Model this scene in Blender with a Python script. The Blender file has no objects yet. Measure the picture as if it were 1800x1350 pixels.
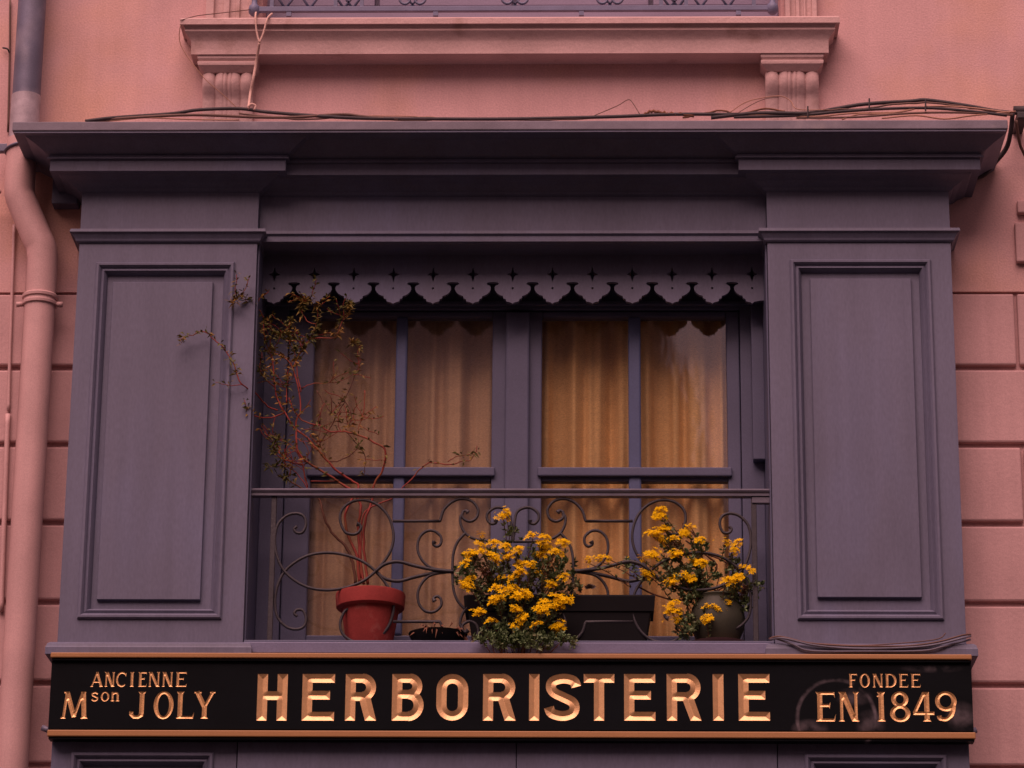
import bpy, bmesh, math, random
import numpy as np
from mathutils import Vector, Matrix
from mathutils.geometry import delaunay_2d_cdt

R = math.radians
rnd = random.Random(7)
scene = bpy.context.scene
COL = scene.collection

# ------------------------------------------------------------------ camera
PITCH, YAW, ROLL = R(18.5605), R(1.4965), R(0.4796)
FPX, DIST = 5500.0, 9.625                      # focal length in pixels of an 1800 px wide frame, metres to the facade
FW = Vector((-math.sin(YAW) * math.cos(PITCH), math.cos(YAW) * math.cos(PITCH), math.sin(PITCH)))
RI0 = Vector((math.cos(YAW), math.sin(YAW), 0))
UP0 = RI0.cross(FW)
RI = math.cos(ROLL) * RI0 + math.sin(ROLL) * UP0
UP = -math.sin(ROLL) * RI0 + math.cos(ROLL) * UP0
CAM = Vector((0, 0, 4.75)) - FW * DIST
cd = bpy.data.cameras.new('camera')
cam = bpy.data.objects.new('camera', cd)
COL.objects.link(cam)
cam.matrix_world = Matrix(((RI.x, UP.x, -FW.x, CAM.x), (RI.y, UP.y, -FW.y, CAM.y), (RI.z, UP.z, -FW.z, CAM.z), (0, 0, 0, 1)))
cd.sensor_width = 36.0
cd.lens = FPX / 1800 * 36
cd.clip_end = 500
scene.camera = cam

# ------------------------------------------------------------------ sky, sun, exposure
SUN_EL, SUN_AZ = R(55), R(-20)                 # azimuth from -Y, negative = towards -X (left of the facade)
w = bpy.data.worlds.new('World')
scene.world = w
w.use_nodes = True
nt = w.node_tree
nt.nodes.clear()
sky = nt.nodes.new('ShaderNodeTexSky')
sky.sky_type = 'NISHITA'
sky.sun_disc = False
sky.sun_elevation = SUN_EL
sky.sun_rotation = math.pi + SUN_AZ * -1
hs = nt.nodes.new('ShaderNodeHueSaturation')
hs.inputs['Saturation'].default_value = 0.12   # a veiled evening sky, nearly colourless
tint = nt.nodes.new('ShaderNodeMix')
tint.data_type = 'RGBA'
tint.blend_type = 'MULTIPLY'
tint.inputs[0].default_value = 1.0
tint.inputs[7].default_value = (1.0, 0.58, 0.60, 1)
bg = nt.nodes.new('ShaderNodeBackground')
bg.inputs['Strength'].default_value = 0.06
out = nt.nodes.new('ShaderNodeOutputWorld')
nt.links.new(sky.outputs[0], hs.inputs['Color'])
nt.links.new(hs.outputs[0], tint.inputs[6])
nt.links.new(tint.outputs[2], bg.inputs['Color'])
nt.links.new(bg.outputs[0], out.inputs['Surface'])
sl = bpy.data.lights.new('sun', 'SUN')
sl.energy = 3.0
sl.angle = R(60)
sl.color = (1.0, 0.60, 0.57)
sun = bpy.data.objects.new('sun', sl)
COL.objects.link(sun)
to_sun = Vector((math.sin(SUN_AZ) * math.cos(SUN_EL), -math.cos(SUN_AZ) * math.cos(SUN_EL), math.sin(SUN_EL)))
sun.rotation_euler = to_sun.to_track_quat('Z', 'Y').to_euler()
sun.location = (-2, -6, 12)
vs = scene.view_settings
vs.view_transform = 'Standard'
vs.look = 'None'
vs.gamma = 1
vs.exposure = 0.56
vs.use_curve_mapping = False


def at(px, py, Y):
    """World point that the photograph's pixel (1800x1350) shows on the plane y = Y."""
    d = FW * FPX + RI * (px - 900) - UP * (py - 675)
    return CAM + d * ((Y - CAM.y) / d.y)


def X(px, py, Y): return at(px, py, Y).x
def Z(py, Y, px=900): return at(px, py, Y).z


# ------------------------------------------------------------------ materials
def material(name, base, rough=0.7, metal=0.0, var=0.12, vscale=3.0, grain=0.10, gscale=260.0, bump=0.15, bscale=120.0, spec=0.3,
             streak=0.0, second=None, second_at=0.6, second_scale=2.0, stretch=(1, 1, 1)):
    m = bpy.data.materials.new(name)
    m.use_nodes = True
    n = m.node_tree
    b = n.nodes['Principled BSDF']
    b.inputs['Roughness'].default_value = rough
    b.inputs['Metallic'].default_value = metal
    b.inputs['Specular IOR Level'].default_value = spec
    geo = n.nodes.new('ShaderNodeTexCoord')
    gp = n.nodes.new('ShaderNodeMapping')
    n.links.new(geo.outputs['Object'], gp.inputs['Vector'])
    gp.inputs['Scale'].default_value = stretch
    def noise(sc, det=4, vec=gp):
        t = n.nodes.new('ShaderNodeTexNoise')
        t.inputs['Scale'].default_value = sc
        t.inputs['Detail'].default_value = det
        n.links.new(vec.outputs[0], t.inputs['Vector'])
        return t
    def scaled(src, lo, hi):
        r = n.nodes.new('ShaderNodeMapRange')
        r.inputs['From Min'].default_value = 0.25
        r.inputs['From Max'].default_value = 0.75
        r.inputs['To Min'].default_value = lo
        r.inputs['To Max'].default_value = hi
        n.links.new(src.outputs[0], r.inputs['Value'])
        return r
    c = n.nodes.new('ShaderNodeRGB')
    c.outputs[0].default_value = (*base, 1)
    cur = c.outputs[0]
    if second:
        t = noise(second_scale, 6)
        rp = n.nodes.new('ShaderNodeMapRange')
        rp.inputs['From Min'].default_value = second_at
        rp.inputs['From Max'].default_value = second_at + 0.15
        n.links.new(t.outputs[0], rp.inputs['Value'])
        mx = n.nodes.new('ShaderNodeMix')
        mx.data_type = 'RGBA'
        n.links.new(rp.outputs[0], mx.inputs[0])
        n.links.new(cur, mx.inputs[6])
        mx.inputs[7].default_value = (*second, 1)
        cur = mx.outputs[2]
    v = scaled(noise(vscale, 5), 1 - var, 1 + var)
    g = scaled(noise(gscale, 2), 1 - grain, 1 + grain)
    mu = n.nodes.new('ShaderNodeMath')
    mu.operation = 'MULTIPLY'
    n.links.new(v.outputs[0], mu.inputs[0])
    n.links.new(g.outputs[0], mu.inputs[1])
    if streak:                                  # rain streaks and drips running down
        mp2 = n.nodes.new('ShaderNodeMapping')
        mp2.inputs['Scale'].default_value = (22, 22, 1.1)
        n.links.new(geo.outputs['Object'], mp2.inputs['Vector'])
        st = scaled(noise(1.0, 5, mp2), 1 - streak, 1 + streak * .6)
        m3 = n.nodes.new('ShaderNodeMath')
        m3.operation = 'MULTIPLY'
        n.links.new(mu.outputs[0], m3.inputs[0])
        n.links.new(st.outputs[0], m3.inputs[1])
        mu = m3
    vm = n.nodes.new('ShaderNodeVectorMath')
    vm.operation = 'SCALE'
    n.links.new(cur, vm.inputs[0])
    n.links.new(mu.outputs[0], vm.inputs['Scale'])
    n.links.new(vm.outputs[0], b.inputs['Base Color'])
    if bump:
        bn = n.nodes.new('ShaderNodeBump')
        bn.inputs['Strength'].default_value = bump
        bn.inputs['Distance'].default_value = 0.004
        n.links.new(noise(bscale, 6).outputs[0], bn.inputs['Height'])
        n.links.new(bn.outputs[0], b.inputs['Normal'])
    return m


M = {}
M['stucco'] = material('stucco', (0.565, 0.357, 0.345), 0.9, var=0.09, vscale=4.5, grain=0.12, gscale=170, bump=0.25, bscale=170, streak=0.06, spec=0.1,
                       second=(0.585, 0.352, 0.28), second_at=0.52, second_scale=1.8)
M['stone'] = material('painted_stone', (0.52, 0.335, 0.325), 0.85, var=0.10, vscale=4, streak=0.10, bump=0.3, bscale=70, spec=0.1)
M['ledge'] = material('ledge_stone', (0.53, 0.37, 0.35), 0.85, var=0.10, vscale=7, bump=0.5, bscale=60, spec=0.1,
                      second=(0.38, 0.25, 0.22), second_at=0.6, second_scale=9)
M['paint'] = material('shopfront_paint', (0.124, 0.130, 0.190), 0.55, var=0.14, vscale=5, grain=0.09, gscale=150, bump=0.14, bscale=100, streak=0.10, spec=0.35,
                      second=(0.118, 0.130, 0.205), second_at=0.5, second_scale=2.5, stretch=(1, 1, 0.35))
M['paint_blue'] = material('sill_paint', (0.15, 0.155, 0.245), 0.5, var=0.1, vscale=8, bump=0.1, spec=0.35)
M['frame_paint'] = material('window_paint', (0.092, 0.102, 0.165), 0.5, var=0.08, vscale=8, bump=0.08, spec=0.35)
M['bar_paint'] = material('glazing_bar_paint', (0.080, 0.104, 0.20), 0.5, var=0.08, vscale=8, bump=0.08, spec=0.35)
M['lip'] = material('weathered_flashing', (0.165, 0.15, 0.185), 0.6, var=0.22, vscale=9, bump=0.2, bscale=50,
                    second=(0.25, 0.22, 0.24), second_at=0.58, second_scale=8)
M['black'] = material('sign_black', (0.003, 0.0045, 0.006), 0.42, var=0.3, vscale=5, grain=0.2, bump=0.05, bscale=60, spec=0.10)
M['gold'] = material('gilding', (0.72, 0.46, 0.22), 0.45, metal=0.6, var=0.10, vscale=40, grain=0.08, bump=0.12, bscale=220, spec=0.5)
M['gold_dull'] = material('gilding_worn', (0.70, 0.43, 0.19), 0.42, metal=0.6, var=0.2, vscale=40, grain=0.15, bump=0.25, bscale=220)
M['ochre'] = material('ochre_band', (0.37, 0.19, 0.075), 0.5, var=0.06, vscale=4, bump=0.05)
M['iron'] = material('wrought_iron', (0.035, 0.033, 0.038), 0.55, var=0.25, vscale=30, bump=0.3, bscale=150, spec=0.4)
M['rail_paint'] = material('handrail_paint', (0.12, 0.115, 0.15), 0.5, var=0.2, vscale=14, bump=0.15, spec=0.4)
M['zinc'] = material('zinc_pipe', (0.135, 0.135, 0.19), 0.5, metal=0.15, var=0.25, vscale=9, bump=0.15, bscale=40,
                     second=(0.20, 0.19, 0.24), second_at=0.55, second_scale=7)
M['zinc_pale'] = material('zinc_pale', (0.36, 0.31, 0.34), 0.5, metal=0.1, var=0.25, vscale=22, bump=0.15, bscale=60)
M['pink_pipe'] = material('pink_pipe_paint', (0.53, 0.34, 0.325), 0.55, var=0.10, vscale=8, bump=0.1, streak=0.10, spec=0.3)
M['railing_blue'] = material('balcony_paint', (0.14, 0.15, 0.235), 0.5, var=0.15, vscale=14, bump=0.1)
M['cable_black'] = material('cable_black', (0.042, 0.034, 0.037), 0.6, var=0.3, vscale=30, bump=0.1)
M['cable_brown'] = material('cable_brown', (0.13, 0.075, 0.06), 0.6, bump=0)
M['cable_pale'] = material('cable_pale', (0.36, 0.20, 0.14), 0.6, bump=0)
M['rope'] = material('rope', (0.60, 0.40, 0.34), 0.9, var=0.2, vscale=60, bump=0.5, bscale=400)
M['curtain'] = material('curtain_cloth', (0.74, 0.49, 0.20), 0.95, var=0.08, vscale=7, grain=0.20, gscale=130, bump=0.3, bscale=200, spec=0.05, stretch=(1, 1, 3.0))
M['curtain_shaded'] = material('shaded_curtain_cloth', (0.56, 0.385, 0.20), 0.95, var=0.08, vscale=7, grain=0.20, gscale=130, bump=0.3, bscale=200, spec=0.05, stretch=(1, 1, 3.0))  # same ochre cloth, the left side's dimmer light mixed into its colour
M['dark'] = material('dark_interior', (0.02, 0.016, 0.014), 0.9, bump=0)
M['terracotta'] = material('terracotta', (0.24, 0.040, 0.036), 0.8, var=0.20, vscale=14, bump=0.2, bscale=90, spec=0.1, second=(0.30, 0.10, 0.085), second_at=0.60, second_scale=16)
M['plastic'] = material('black_plastic', (0.007, 0.007, 0.008), 0.6, var=0.2, bump=0.05, spec=0.1)
M['olive_pot'] = material('olive_glaze', (0.052, 0.055, 0.036), 0.6, var=0.2, vscale=10, bump=0.1)
M['soil'] = material('soil', (0.03, 0.02, 0.015), 0.95, var=0.3, vscale=40, bump=0.8, bscale=120)
M['twig'] = material('red_twig', (0.27, 0.045, 0.032), 0.6, var=0.3, vscale=14, bump=0.1, second=(0.25, 0.09, 0.03), second_at=0.5, second_scale=9)
M['trunk'] = material('brown_twig', (0.12, 0.05, 0.03), 0.7, var=0.3, vscale=20, bump=0.3)
M['willow_leaf'] = material('willow_leaf', (0.10, 0.10, 0.022), 0.6, var=0.4, vscale=20, bump=0, second=(0.27, 0.15, 0.03), second_at=0.48, second_scale=14)
M['leaf'] = material('succulent_leaf', (0.14, 0.20, 0.085), 0.5, var=0.4, vscale=25, bump=0, second=(0.15, 0.07, 0.05), second_at=0.55, second_scale=16)
M['petal'] = material('yellow_petal', (0.74, 0.46, 0.004), 0.8, var=0.16, vscale=60, grain=0.05, bump=0, spec=0.05)
M['rosette'] = material('rosette_leaf', (0.34, 0.28, 0.25), 0.6, var=0.2, vscale=30, bump=0)
M['dry_leaf'] = material('dry_leaf', (0.16, 0.07, 0.04), 0.8, var=0.3, vscale=30, bump=0)
M['saucer'] = material('saucer_clay', (0.19, 0.10, 0.08), 0.7, bump=0.1)
M['asphalt'] = material('asphalt', (0.05, 0.05, 0.05), 0.9, bump=0.3)
M['upper_door'] = material('upper_window_paint', (0.22, 0.19, 0.27), 0.5, var=0.1, bump=0.1)

# scuffs and an old arc of scraped paint on the right end of the black board
def add_scuffs(m, spots):
    n = m.node_tree
    b = n.nodes['Principled BSDF']
    src = b.inputs['Base Color'].links[0].from_socket
    tc = n.nodes.new('ShaderNodeNewGeometry')
    acc = None
    for (c, rx, rz, ring) in spots:
        sub = n.nodes.new('ShaderNodeVectorMath'); sub.operation = 'SUBTRACT'
        n.links.new(tc.outputs['Position'], sub.inputs[0]); sub.inputs[1].default_value = c
        dv = n.nodes.new('ShaderNodeVectorMath'); dv.operation = 'MULTIPLY'
        n.links.new(sub.outputs[0], dv.inputs[0]); dv.inputs[1].default_value = (1 / rx, 0, 1 / rz)
        nz = n.nodes.new('ShaderNodeTexNoise'); nz.inputs['Scale'].default_value = 14; nz.inputs['Detail'].default_value = 6
        n.links.new(tc.outputs['Position'], nz.inputs['Vector'])
        ln = n.nodes.new('ShaderNodeVectorMath'); ln.operation = 'LENGTH'
        n.links.new(dv.outputs[0], ln.inputs[0])
        mr = n.nodes.new('ShaderNodeMapRange')
        if ring:
            ab = n.nodes.new('ShaderNodeMath'); ab.operation = 'SUBTRACT'; n.links.new(ln.outputs['Value'], ab.inputs[0]); ab.inputs[1].default_value = 1.0
            a2 = n.nodes.new('ShaderNodeMath'); a2.operation = 'ABSOLUTE'; n.links.new(ab.outputs[0], a2.inputs[0])
            n.links.new(a2.outputs[0], mr.inputs['Value'])
            mr.inputs['From Min'].default_value = 0.02; mr.inputs['From Max'].default_value = 0.07
        else:
            n.links.new(ln.outputs['Value'], mr.inputs['Value'])
            mr.inputs['From Min'].default_value = 0.2; mr.inputs['From Max'].default_value = 1.0
        mr.inputs['To Min'].default_value = 1; mr.inputs['To Max'].default_value = 0
        nm = n.nodes.new('ShaderNodeMapRange')
        nm.inputs['From Min'].default_value = 0.42; nm.inputs['From Max'].default_value = 0.7
        n.links.new(nz.outputs[0], nm.inputs['Value'])
        mu = n.nodes.new('ShaderNodeMath'); mu.operation = 'MULTIPLY'
        n.links.new(mr.outputs[0], mu.inputs[0]); n.links.new(nm.outputs[0], mu.inputs[1])
        if acc is None: acc = mu.outputs[0]
        else:
            mxm = n.nodes.new('ShaderNodeMath'); mxm.operation = 'MAXIMUM'
            n.links.new(acc, mxm.inputs[0]); n.links.new(mu.outputs[0], mxm.inputs[1]); acc = mxm.outputs[0]
    mx = n.nodes.new('ShaderNodeMix'); mx.data_type = 'RGBA'
    n.links.new(acc, mx.inputs[0]); n.links.new(src, mx.inputs[6]); mx.inputs[7].default_value = (0.14, 0.12, 0.13, 1)
    n.links.new(mx.outputs[2], b.inputs['Base Color'])


YS = -0.035                                    # front of the sign board
add_scuffs(M['black'], [(tuple(at(1470, 1262, YS)), 0.115, 0.115, True), (tuple(at(1530, 1272, YS)), 0.05, 0.045, False),
                        (tuple(at(1425, 1280, YS)), 0.06, 0.03, False), (tuple(at(1500, 1225, YS)), 0.06, 0.03, False),
                        (tuple(at(1640, 1175, YS)), 0.10, 0.015, False), (tuple(at(1690, 1260, YS)), 0.05, 0.05, False)])

def glass(name, haze):
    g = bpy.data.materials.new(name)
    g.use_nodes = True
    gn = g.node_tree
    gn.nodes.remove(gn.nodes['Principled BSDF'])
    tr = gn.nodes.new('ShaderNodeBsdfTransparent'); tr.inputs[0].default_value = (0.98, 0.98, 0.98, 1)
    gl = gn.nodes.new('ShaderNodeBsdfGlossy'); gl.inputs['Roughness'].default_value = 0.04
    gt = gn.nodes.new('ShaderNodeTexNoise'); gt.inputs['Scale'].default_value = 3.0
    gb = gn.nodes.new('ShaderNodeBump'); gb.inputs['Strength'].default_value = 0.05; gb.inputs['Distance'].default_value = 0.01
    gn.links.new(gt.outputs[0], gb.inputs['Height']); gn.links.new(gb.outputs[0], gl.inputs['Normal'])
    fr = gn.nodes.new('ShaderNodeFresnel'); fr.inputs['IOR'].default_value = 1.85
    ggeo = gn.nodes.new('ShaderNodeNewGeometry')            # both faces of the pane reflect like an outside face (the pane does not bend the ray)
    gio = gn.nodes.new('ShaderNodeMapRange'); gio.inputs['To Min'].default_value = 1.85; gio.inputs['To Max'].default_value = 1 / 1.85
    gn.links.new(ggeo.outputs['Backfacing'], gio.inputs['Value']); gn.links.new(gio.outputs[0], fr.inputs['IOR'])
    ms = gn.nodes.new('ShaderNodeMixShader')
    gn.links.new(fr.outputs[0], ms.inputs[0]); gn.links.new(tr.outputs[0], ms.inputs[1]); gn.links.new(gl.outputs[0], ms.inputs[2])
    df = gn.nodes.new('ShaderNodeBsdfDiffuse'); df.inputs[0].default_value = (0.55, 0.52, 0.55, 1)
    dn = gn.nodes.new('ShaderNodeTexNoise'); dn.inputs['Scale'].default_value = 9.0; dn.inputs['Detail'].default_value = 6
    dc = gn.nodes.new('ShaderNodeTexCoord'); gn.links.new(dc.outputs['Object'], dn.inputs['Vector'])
    dr = gn.nodes.new('ShaderNodeMapRange'); dr.inputs['To Min'].default_value = haze * .55; dr.inputs['To Max'].default_value = haze * 1.45
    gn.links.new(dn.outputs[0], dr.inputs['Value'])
    m2 = gn.nodes.new('ShaderNodeMixShader')                # diffuse veil, paints the haze of reflected light onto the pane
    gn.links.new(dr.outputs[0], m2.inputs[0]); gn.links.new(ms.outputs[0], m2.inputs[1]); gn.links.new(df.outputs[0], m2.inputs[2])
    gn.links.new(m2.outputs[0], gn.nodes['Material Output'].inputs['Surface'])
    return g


M['glass'] = glass('window_glass', .012)
M['hazy_glass'] = glass('hazy_window_glass', .035)  # stronger painted veil for the reflection haze on the left casement

# ------------------------------------------------------------------ mesh helpers
LOC = {}


class MB:
    def __init__(s): s.v = []; s.f = []

    def add(s, vs, fs):
        o = len(s.v)
        s.v += [tuple(p) for p in vs]
        s.f += [tuple(i + o for i in f) for f in fs]
        return s

    def box(s, x0, x1, y0, y1, z0, z1):
        return s.add([(x0, y0, z0), (x1, y0, z0), (x1, y1, z0), (x0, y1, z0), (x0, y0, z1), (x1, y0, z1), (x1, y1, z1), (x0, y1, z1)],
                     [(0, 3, 2, 1), (4, 5, 6, 7), (0, 1, 5, 4), (1, 2, 6, 5), (2, 3, 7, 6), (3, 0, 4, 7)])

    def tube(s, pts, r, n=6, caps=True, flat=1.0):
        pts = [Vector(p) for p in pts]
        m = len(pts)
        rs = r if isinstance(r, (list, tuple)) else [r] * m
        prev = None
        rings = []
        for i, p in enumerate(pts):
            t = (pts[min(i + 1, m - 1)] - pts[max(i - 1, 0)])
            if t.length < 1e-9: t = Vector((0, 0, 1))
            t.normalize()
            if prev is None:
                ref = Vector((0, 1, 0)) if abs(t.y) < 0.9 else Vector((0, 0, 1))
                u = (ref - t * ref.dot(t)).normalized()
            else:
                u = (prev - t * prev.dot(t))
                u = u.normalized() if u.length > 1e-6 else Vector((0, 1, 0))
            prev = u
            v = t.cross(u)
            rings.append([p + (u * math.cos(a) * flat + v * math.sin(a)) * rs[i] for a in [2 * math.pi * k / n for k in range(n)]])
        vs = [q for ring in rings for q in ring]
        fs = []
        for i in range(m - 1):
            for k in range(n):
                a, b = i * n + k, i * n + (k + 1) % n
                fs.append((a, b, b + n, a + n))
        if caps:
            fs.append(tuple(range(n))[::-1])
            fs.append(tuple((m - 1) * n + k for k in range(n)))
        return s.add(vs, fs)

    def lathe(s, c, prof, n=28):
        c = Vector(c)
        vs, fs = [], []
        for (r, z) in prof:
            for k in range(n):
                a = 2 * math.pi * k / n
                vs.append((c.x + r * math.cos(a), c.y + r * math.sin(a), c.z + z))
        for i in range(len(prof) - 1):
            for k in range(n):
                a, b = i * n + k, i * n + (k + 1) % n
                fs.append((a, b, b + n, a + n))
        return s.add(vs, fs)

    def sweep(s, path, prof, caps=True):
        """Moulding: a profile of (offset outwards, z) run along a plan polyline of (x, y), mitred; outwards = right of travel."""
        path = [Vector((p[0], p[1])) for p in path]
        m, k = len(path), len(prof)
        vs = []
        for i, p in enumerate(path):
            ds = []
            if i > 0: ds.append((path[i] - path[i - 1]).normalized())
            if i < m - 1: ds.append((path[i + 1] - path[i]).normalized())
            ns = [Vector((d.y, -d.x)) for d in ds]
            nn = ns[0] if len(ns) == 1 else (ns[0] + ns[1]) / (1 + ns[0].dot(ns[1]))
            for (o, z) in prof:
                vs.append((p.x + nn.x * o, p.y + nn.y * o, z))
        fs = []
        for i in range(m - 1):
            for j in range(k - 1):
                a = i * k + j
                fs.append((a, a + 1, a + 1 + k, a + k))
        if caps:
            fs.append(tuple(range(k))[::-1])
            fs.append(tuple((m - 1) * k + j for j in range(k)))
        return s.add(vs, fs)

    def frame(s, x0, x1, z0, z1, prof, cap=False):
        """Mitred rectangular frame in the facade: profile of (inset, y)."""
        vs = []
        for (d, y) in prof:
            vs += [(x0 + d, y, z0 + d), (x1 - d, y, z0 + d), (x1 - d, y, z1 - d), (x0 + d, y, z1 - d)]
        fs = []
        for j in range(len(prof) - 1):
            for c in range(4):
                a, b = j * 4 + c, j * 4 + (c + 1) % 4
                fs.append((a, b, b + 4, a + 4))
        if cap:
            o = (len(prof) - 1) * 4
            fs.append((o, o + 1, o + 2, o + 3))
        return s.add(vs, fs)

    def build(s, name, mat, parent=None, smooth=False, bevel=0.0, autosmooth=None):
        me = bpy.data.meshes.new(name)
        off = LOC.get(parent, Vector()) if parent else Vector()
        me.from_pydata([(p[0] - off.x, p[1] - off.y, p[2] - off.z) for p in s.v], [], s.f)
        bm = bmesh.new()
        bm.from_mesh(me)
        bmesh.ops.recalc_face_normals(bm, faces=bm.faces)
        bm.to_mesh(me)
        bm.free()
        me.materials.append(M[mat] if isinstance(mat, str) else mat)
        if smooth: me.polygons.foreach_set('use_smooth', [True] * len(me.polygons))
        if autosmooth: me.set_sharp_from_angle(angle=R(autosmooth)) if smooth else None
        o = bpy.data.objects.new(name, me)
        COL.objects.link(o)
        if parent:
            o.parent = parent
            LOC[o] = off
        if bevel:
            b = o.modifiers.new('bevel', 'BEVEL')
            b.width = bevel; b.segments = 2; b.limit_method = 'ANGLE'; b.angle_limit = R(40)
        return o


def tag(o, label=None, cat=None, group=None, kind=None):
    if label: o['label'] = label
    if cat: o['category'] = cat
    if group: o['group'] = group
    if kind: o['kind'] = kind
    return o


def thing(name, loc, label, cat, group=None):
    o = bpy.data.objects.new(name, None)
    o.empty_display_size = 0.1
    COL.objects.link(o)
    o.location = loc
    LOC[o] = Vector(loc)
    return tag(o, label, cat, group)


def smoothpath(pts, n=5):
    """Catmull-Rom through points."""
    p = [Vector(q) for q in pts]
    o = []
    for i in range(len(p) - 1):
        a, b, c, d = p[max(i - 1, 0)], p[i], p[i + 1], p[min(i + 2, len(p) - 1)]
        for k in range(n):
            t = k / n
            o.append(0.5 * ((2 * b) + (c - a) * t + (2 * a - 5 * b + 4 * c - d) * t * t + (3 * b - a - 3 * c + d) * t ** 3))
    o.append(p[-1])
    return o


# ================================================================== the setting
YW = 0.14                                       # face of the house wall
street = MB().add([(-60, -60, 0), (60, -60, 0), (60, 60, 0), (-60, 60, 0)], [(0, 1, 2, 3)]).build('street', 'asphalt')
tag(street, kind='structure')
# the houses on the other side of the narrow street: they close off the low sky and are what the panes reflect
M['far_pale'] = material('pale_render', (0.48, 0.40, 0.39), 0.9, bump=0.2)
M['far_dark'] = material('dark_stone', (0.13, 0.10, 0.09), 0.9, bump=0.2)
YG = 0.29                                       # glass plane
def mirrored(px, py):
    """Where the far side of the street (y = -10.6) lies that a pane shows at this pixel."""
    p = at(px, py, YG)
    d = p - CAM
    return p + Vector((d.x, -d.y, d.z)) * ((-10.6 - p.y) / -d.y)


def far_house(xa, xb, h, mt):
    oh = MB()
    zfl = [0, 1.0, 3.0, 4.4, 6.6, h]
    xs = [xa]
    while xs[-1] + 2.6 < xb: xs += [xs[-1] + 1.5, xs[-1] + 2.6]
    xs.append(xb)
    for i in range(len(xs) - 1):
        if i % 2 == 0: oh.box(xs[i], xs[i + 1], -10.9, -10.6, 0, h)
        else:
            for a, b in zip(zfl[::2], zfl[1::2]): oh.box(xs[i], xs[i + 1], -10.9, -10.6, a, b)
    oh.box(xa, xb, -18, -10.9, 0, h)
    tag(oh.build('opposite_houses', mt), kind='structure')


gx = mirrored(938, 800).x
far_house(-14, gx, 11.0, 'far_pale')
g1, g2, g3 = mirrored(1180, 610), mirrored(1228, 700), mirrored(1244, 850)
far_house(gx, g1.x, 11.0, 'far_dark')
far_house(g3.x, 14, g3.z - .2, 'far_dark')
gb = [(g1.x, 0), (g3.x, 0), (g3.x, g3.z), (g2.x, g2.z), (g1.x, g1.z)]
tag(MB().add([(x, -10.6, z) for x, z in gb] + [(x, -18, z) for x, z in gb], [(0, 1, 2, 3, 4), (9, 8, 7, 6, 5)] + [(i, i + 5, (i + 1) % 5 + 5, (i + 1) % 5) for i in range(5)]).build('opposite_houses', 'far_dark'), kind='structure')
XL, XR = X(120, 780, 0), X(1685, 780, 0)        # shopfront outer edges
X1, X2 = X(437, 850, 0), X(1357, 850, 0)        # inner edges of the piers
YM = 0.036                                      # the middle part of the entablature stands back a little
YF = 0.27                                       # window frame plane
ZLT, ZLB = Z(212, -.185), Z(228, -.185)           # lip of the cornice
ZCORN = Z(337, 0, 300)                          # frieze top
ZSILL = Z(1128, -.02)

house = thing('house', (0, YW, 0), 'salmon pink stuccoed house front with grooved stone courses behind the shopfront', 'house')
OX0, OX1 = X1 - 0.02, X2 + 0.02                 # opening behind the shop window
UX0, UX1 = X(462, 10, YW), X(1372, 10, YW)      # upper window opening
ZU = Z(34, YW)                                  # its foot
ZTOPBLK = Z(513, YW)                            # top of the coursed stones
wall = MB()
wall.box(-4, 4, YW, YW + .3, ZSILL + 1.36, ZU)
wall.box(-4, UX0, YW, YW + .3, ZU, 8.6)
wall.box(UX1, 4, YW, YW + .3, ZU, 8.6)
wall.box(UX0, UX1, YW, YW + .3, ZU + 2.1, 8.6)
wall.box(-4, OX0, YW, YW + .3, ZTOPBLK, ZSILL + 1.36)
wall.box(OX1, 4, YW, YW + .3, ZTOPBLK, ZSILL + 1.36)
wall.build('wall', 'stucco', house)
core = MB()
core.box(-4, OX0, YW + .014, YW + .3, 0, ZTOPBLK)
core.box(OX1, 4, YW + .014, YW + .3, 0, ZTOPBLK)
core.box(OX0, OX1, YW + .014, YW + .3, 0, ZSILL - .1)
core.build('joint', 'stone', house)
# coursed stones with grooves, left and right of the shopfront
CH = (Z(513, YW, 1740) - Z(1205, YW, 1740)) / 5.0
for side in (-1, 1):
    edge = -XL if side < 0 else XR
    k = 0
    z1 = ZTOPBLK
    while z1 > 0.05:
        z0 = max(z1 - CH, 0.0)
        joint_at = (X(1787, 580, YW) if k % 2 == 0 else X(1830, 580, YW)) if side > 0 else (1.75 if k % 2 else 1.95)
        xs = [edge - 0.12, joint_at, joint_at + 0.62, joint_at + 1.24, joint_at + 1.86]
        for a, b in zip(xs[:-1], xs[1:]):
            if a > 3.9: continue
            b = min(b, 3.98)
            lo, hi = (a + .005, b - .005) if side > 0 else (-b + .005, -a - .005)
            dy = rnd.uniform(-.0015, .0015)
            MB().box(lo, hi, YW - .004 + dy, YW + .05, z0 + .008, z1 - .009).build('stone_block', 'stone', house, bevel=0.006)
        z1 = z0
        k += 1
# pale quoin pieces at the very right
for (pa, pb, ya, yb) in ((1789, 1830, 352, 374), (1787, 1830, 391, 460)):
    a, b = at(pa, yb, YW - .02), at(pb, ya, YW - .02)
    MB().box(a.x, b.x, YW - .022, YW + .02, a.z, b.z).build('quoin', 'stone', house, bevel=0.004)

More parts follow.
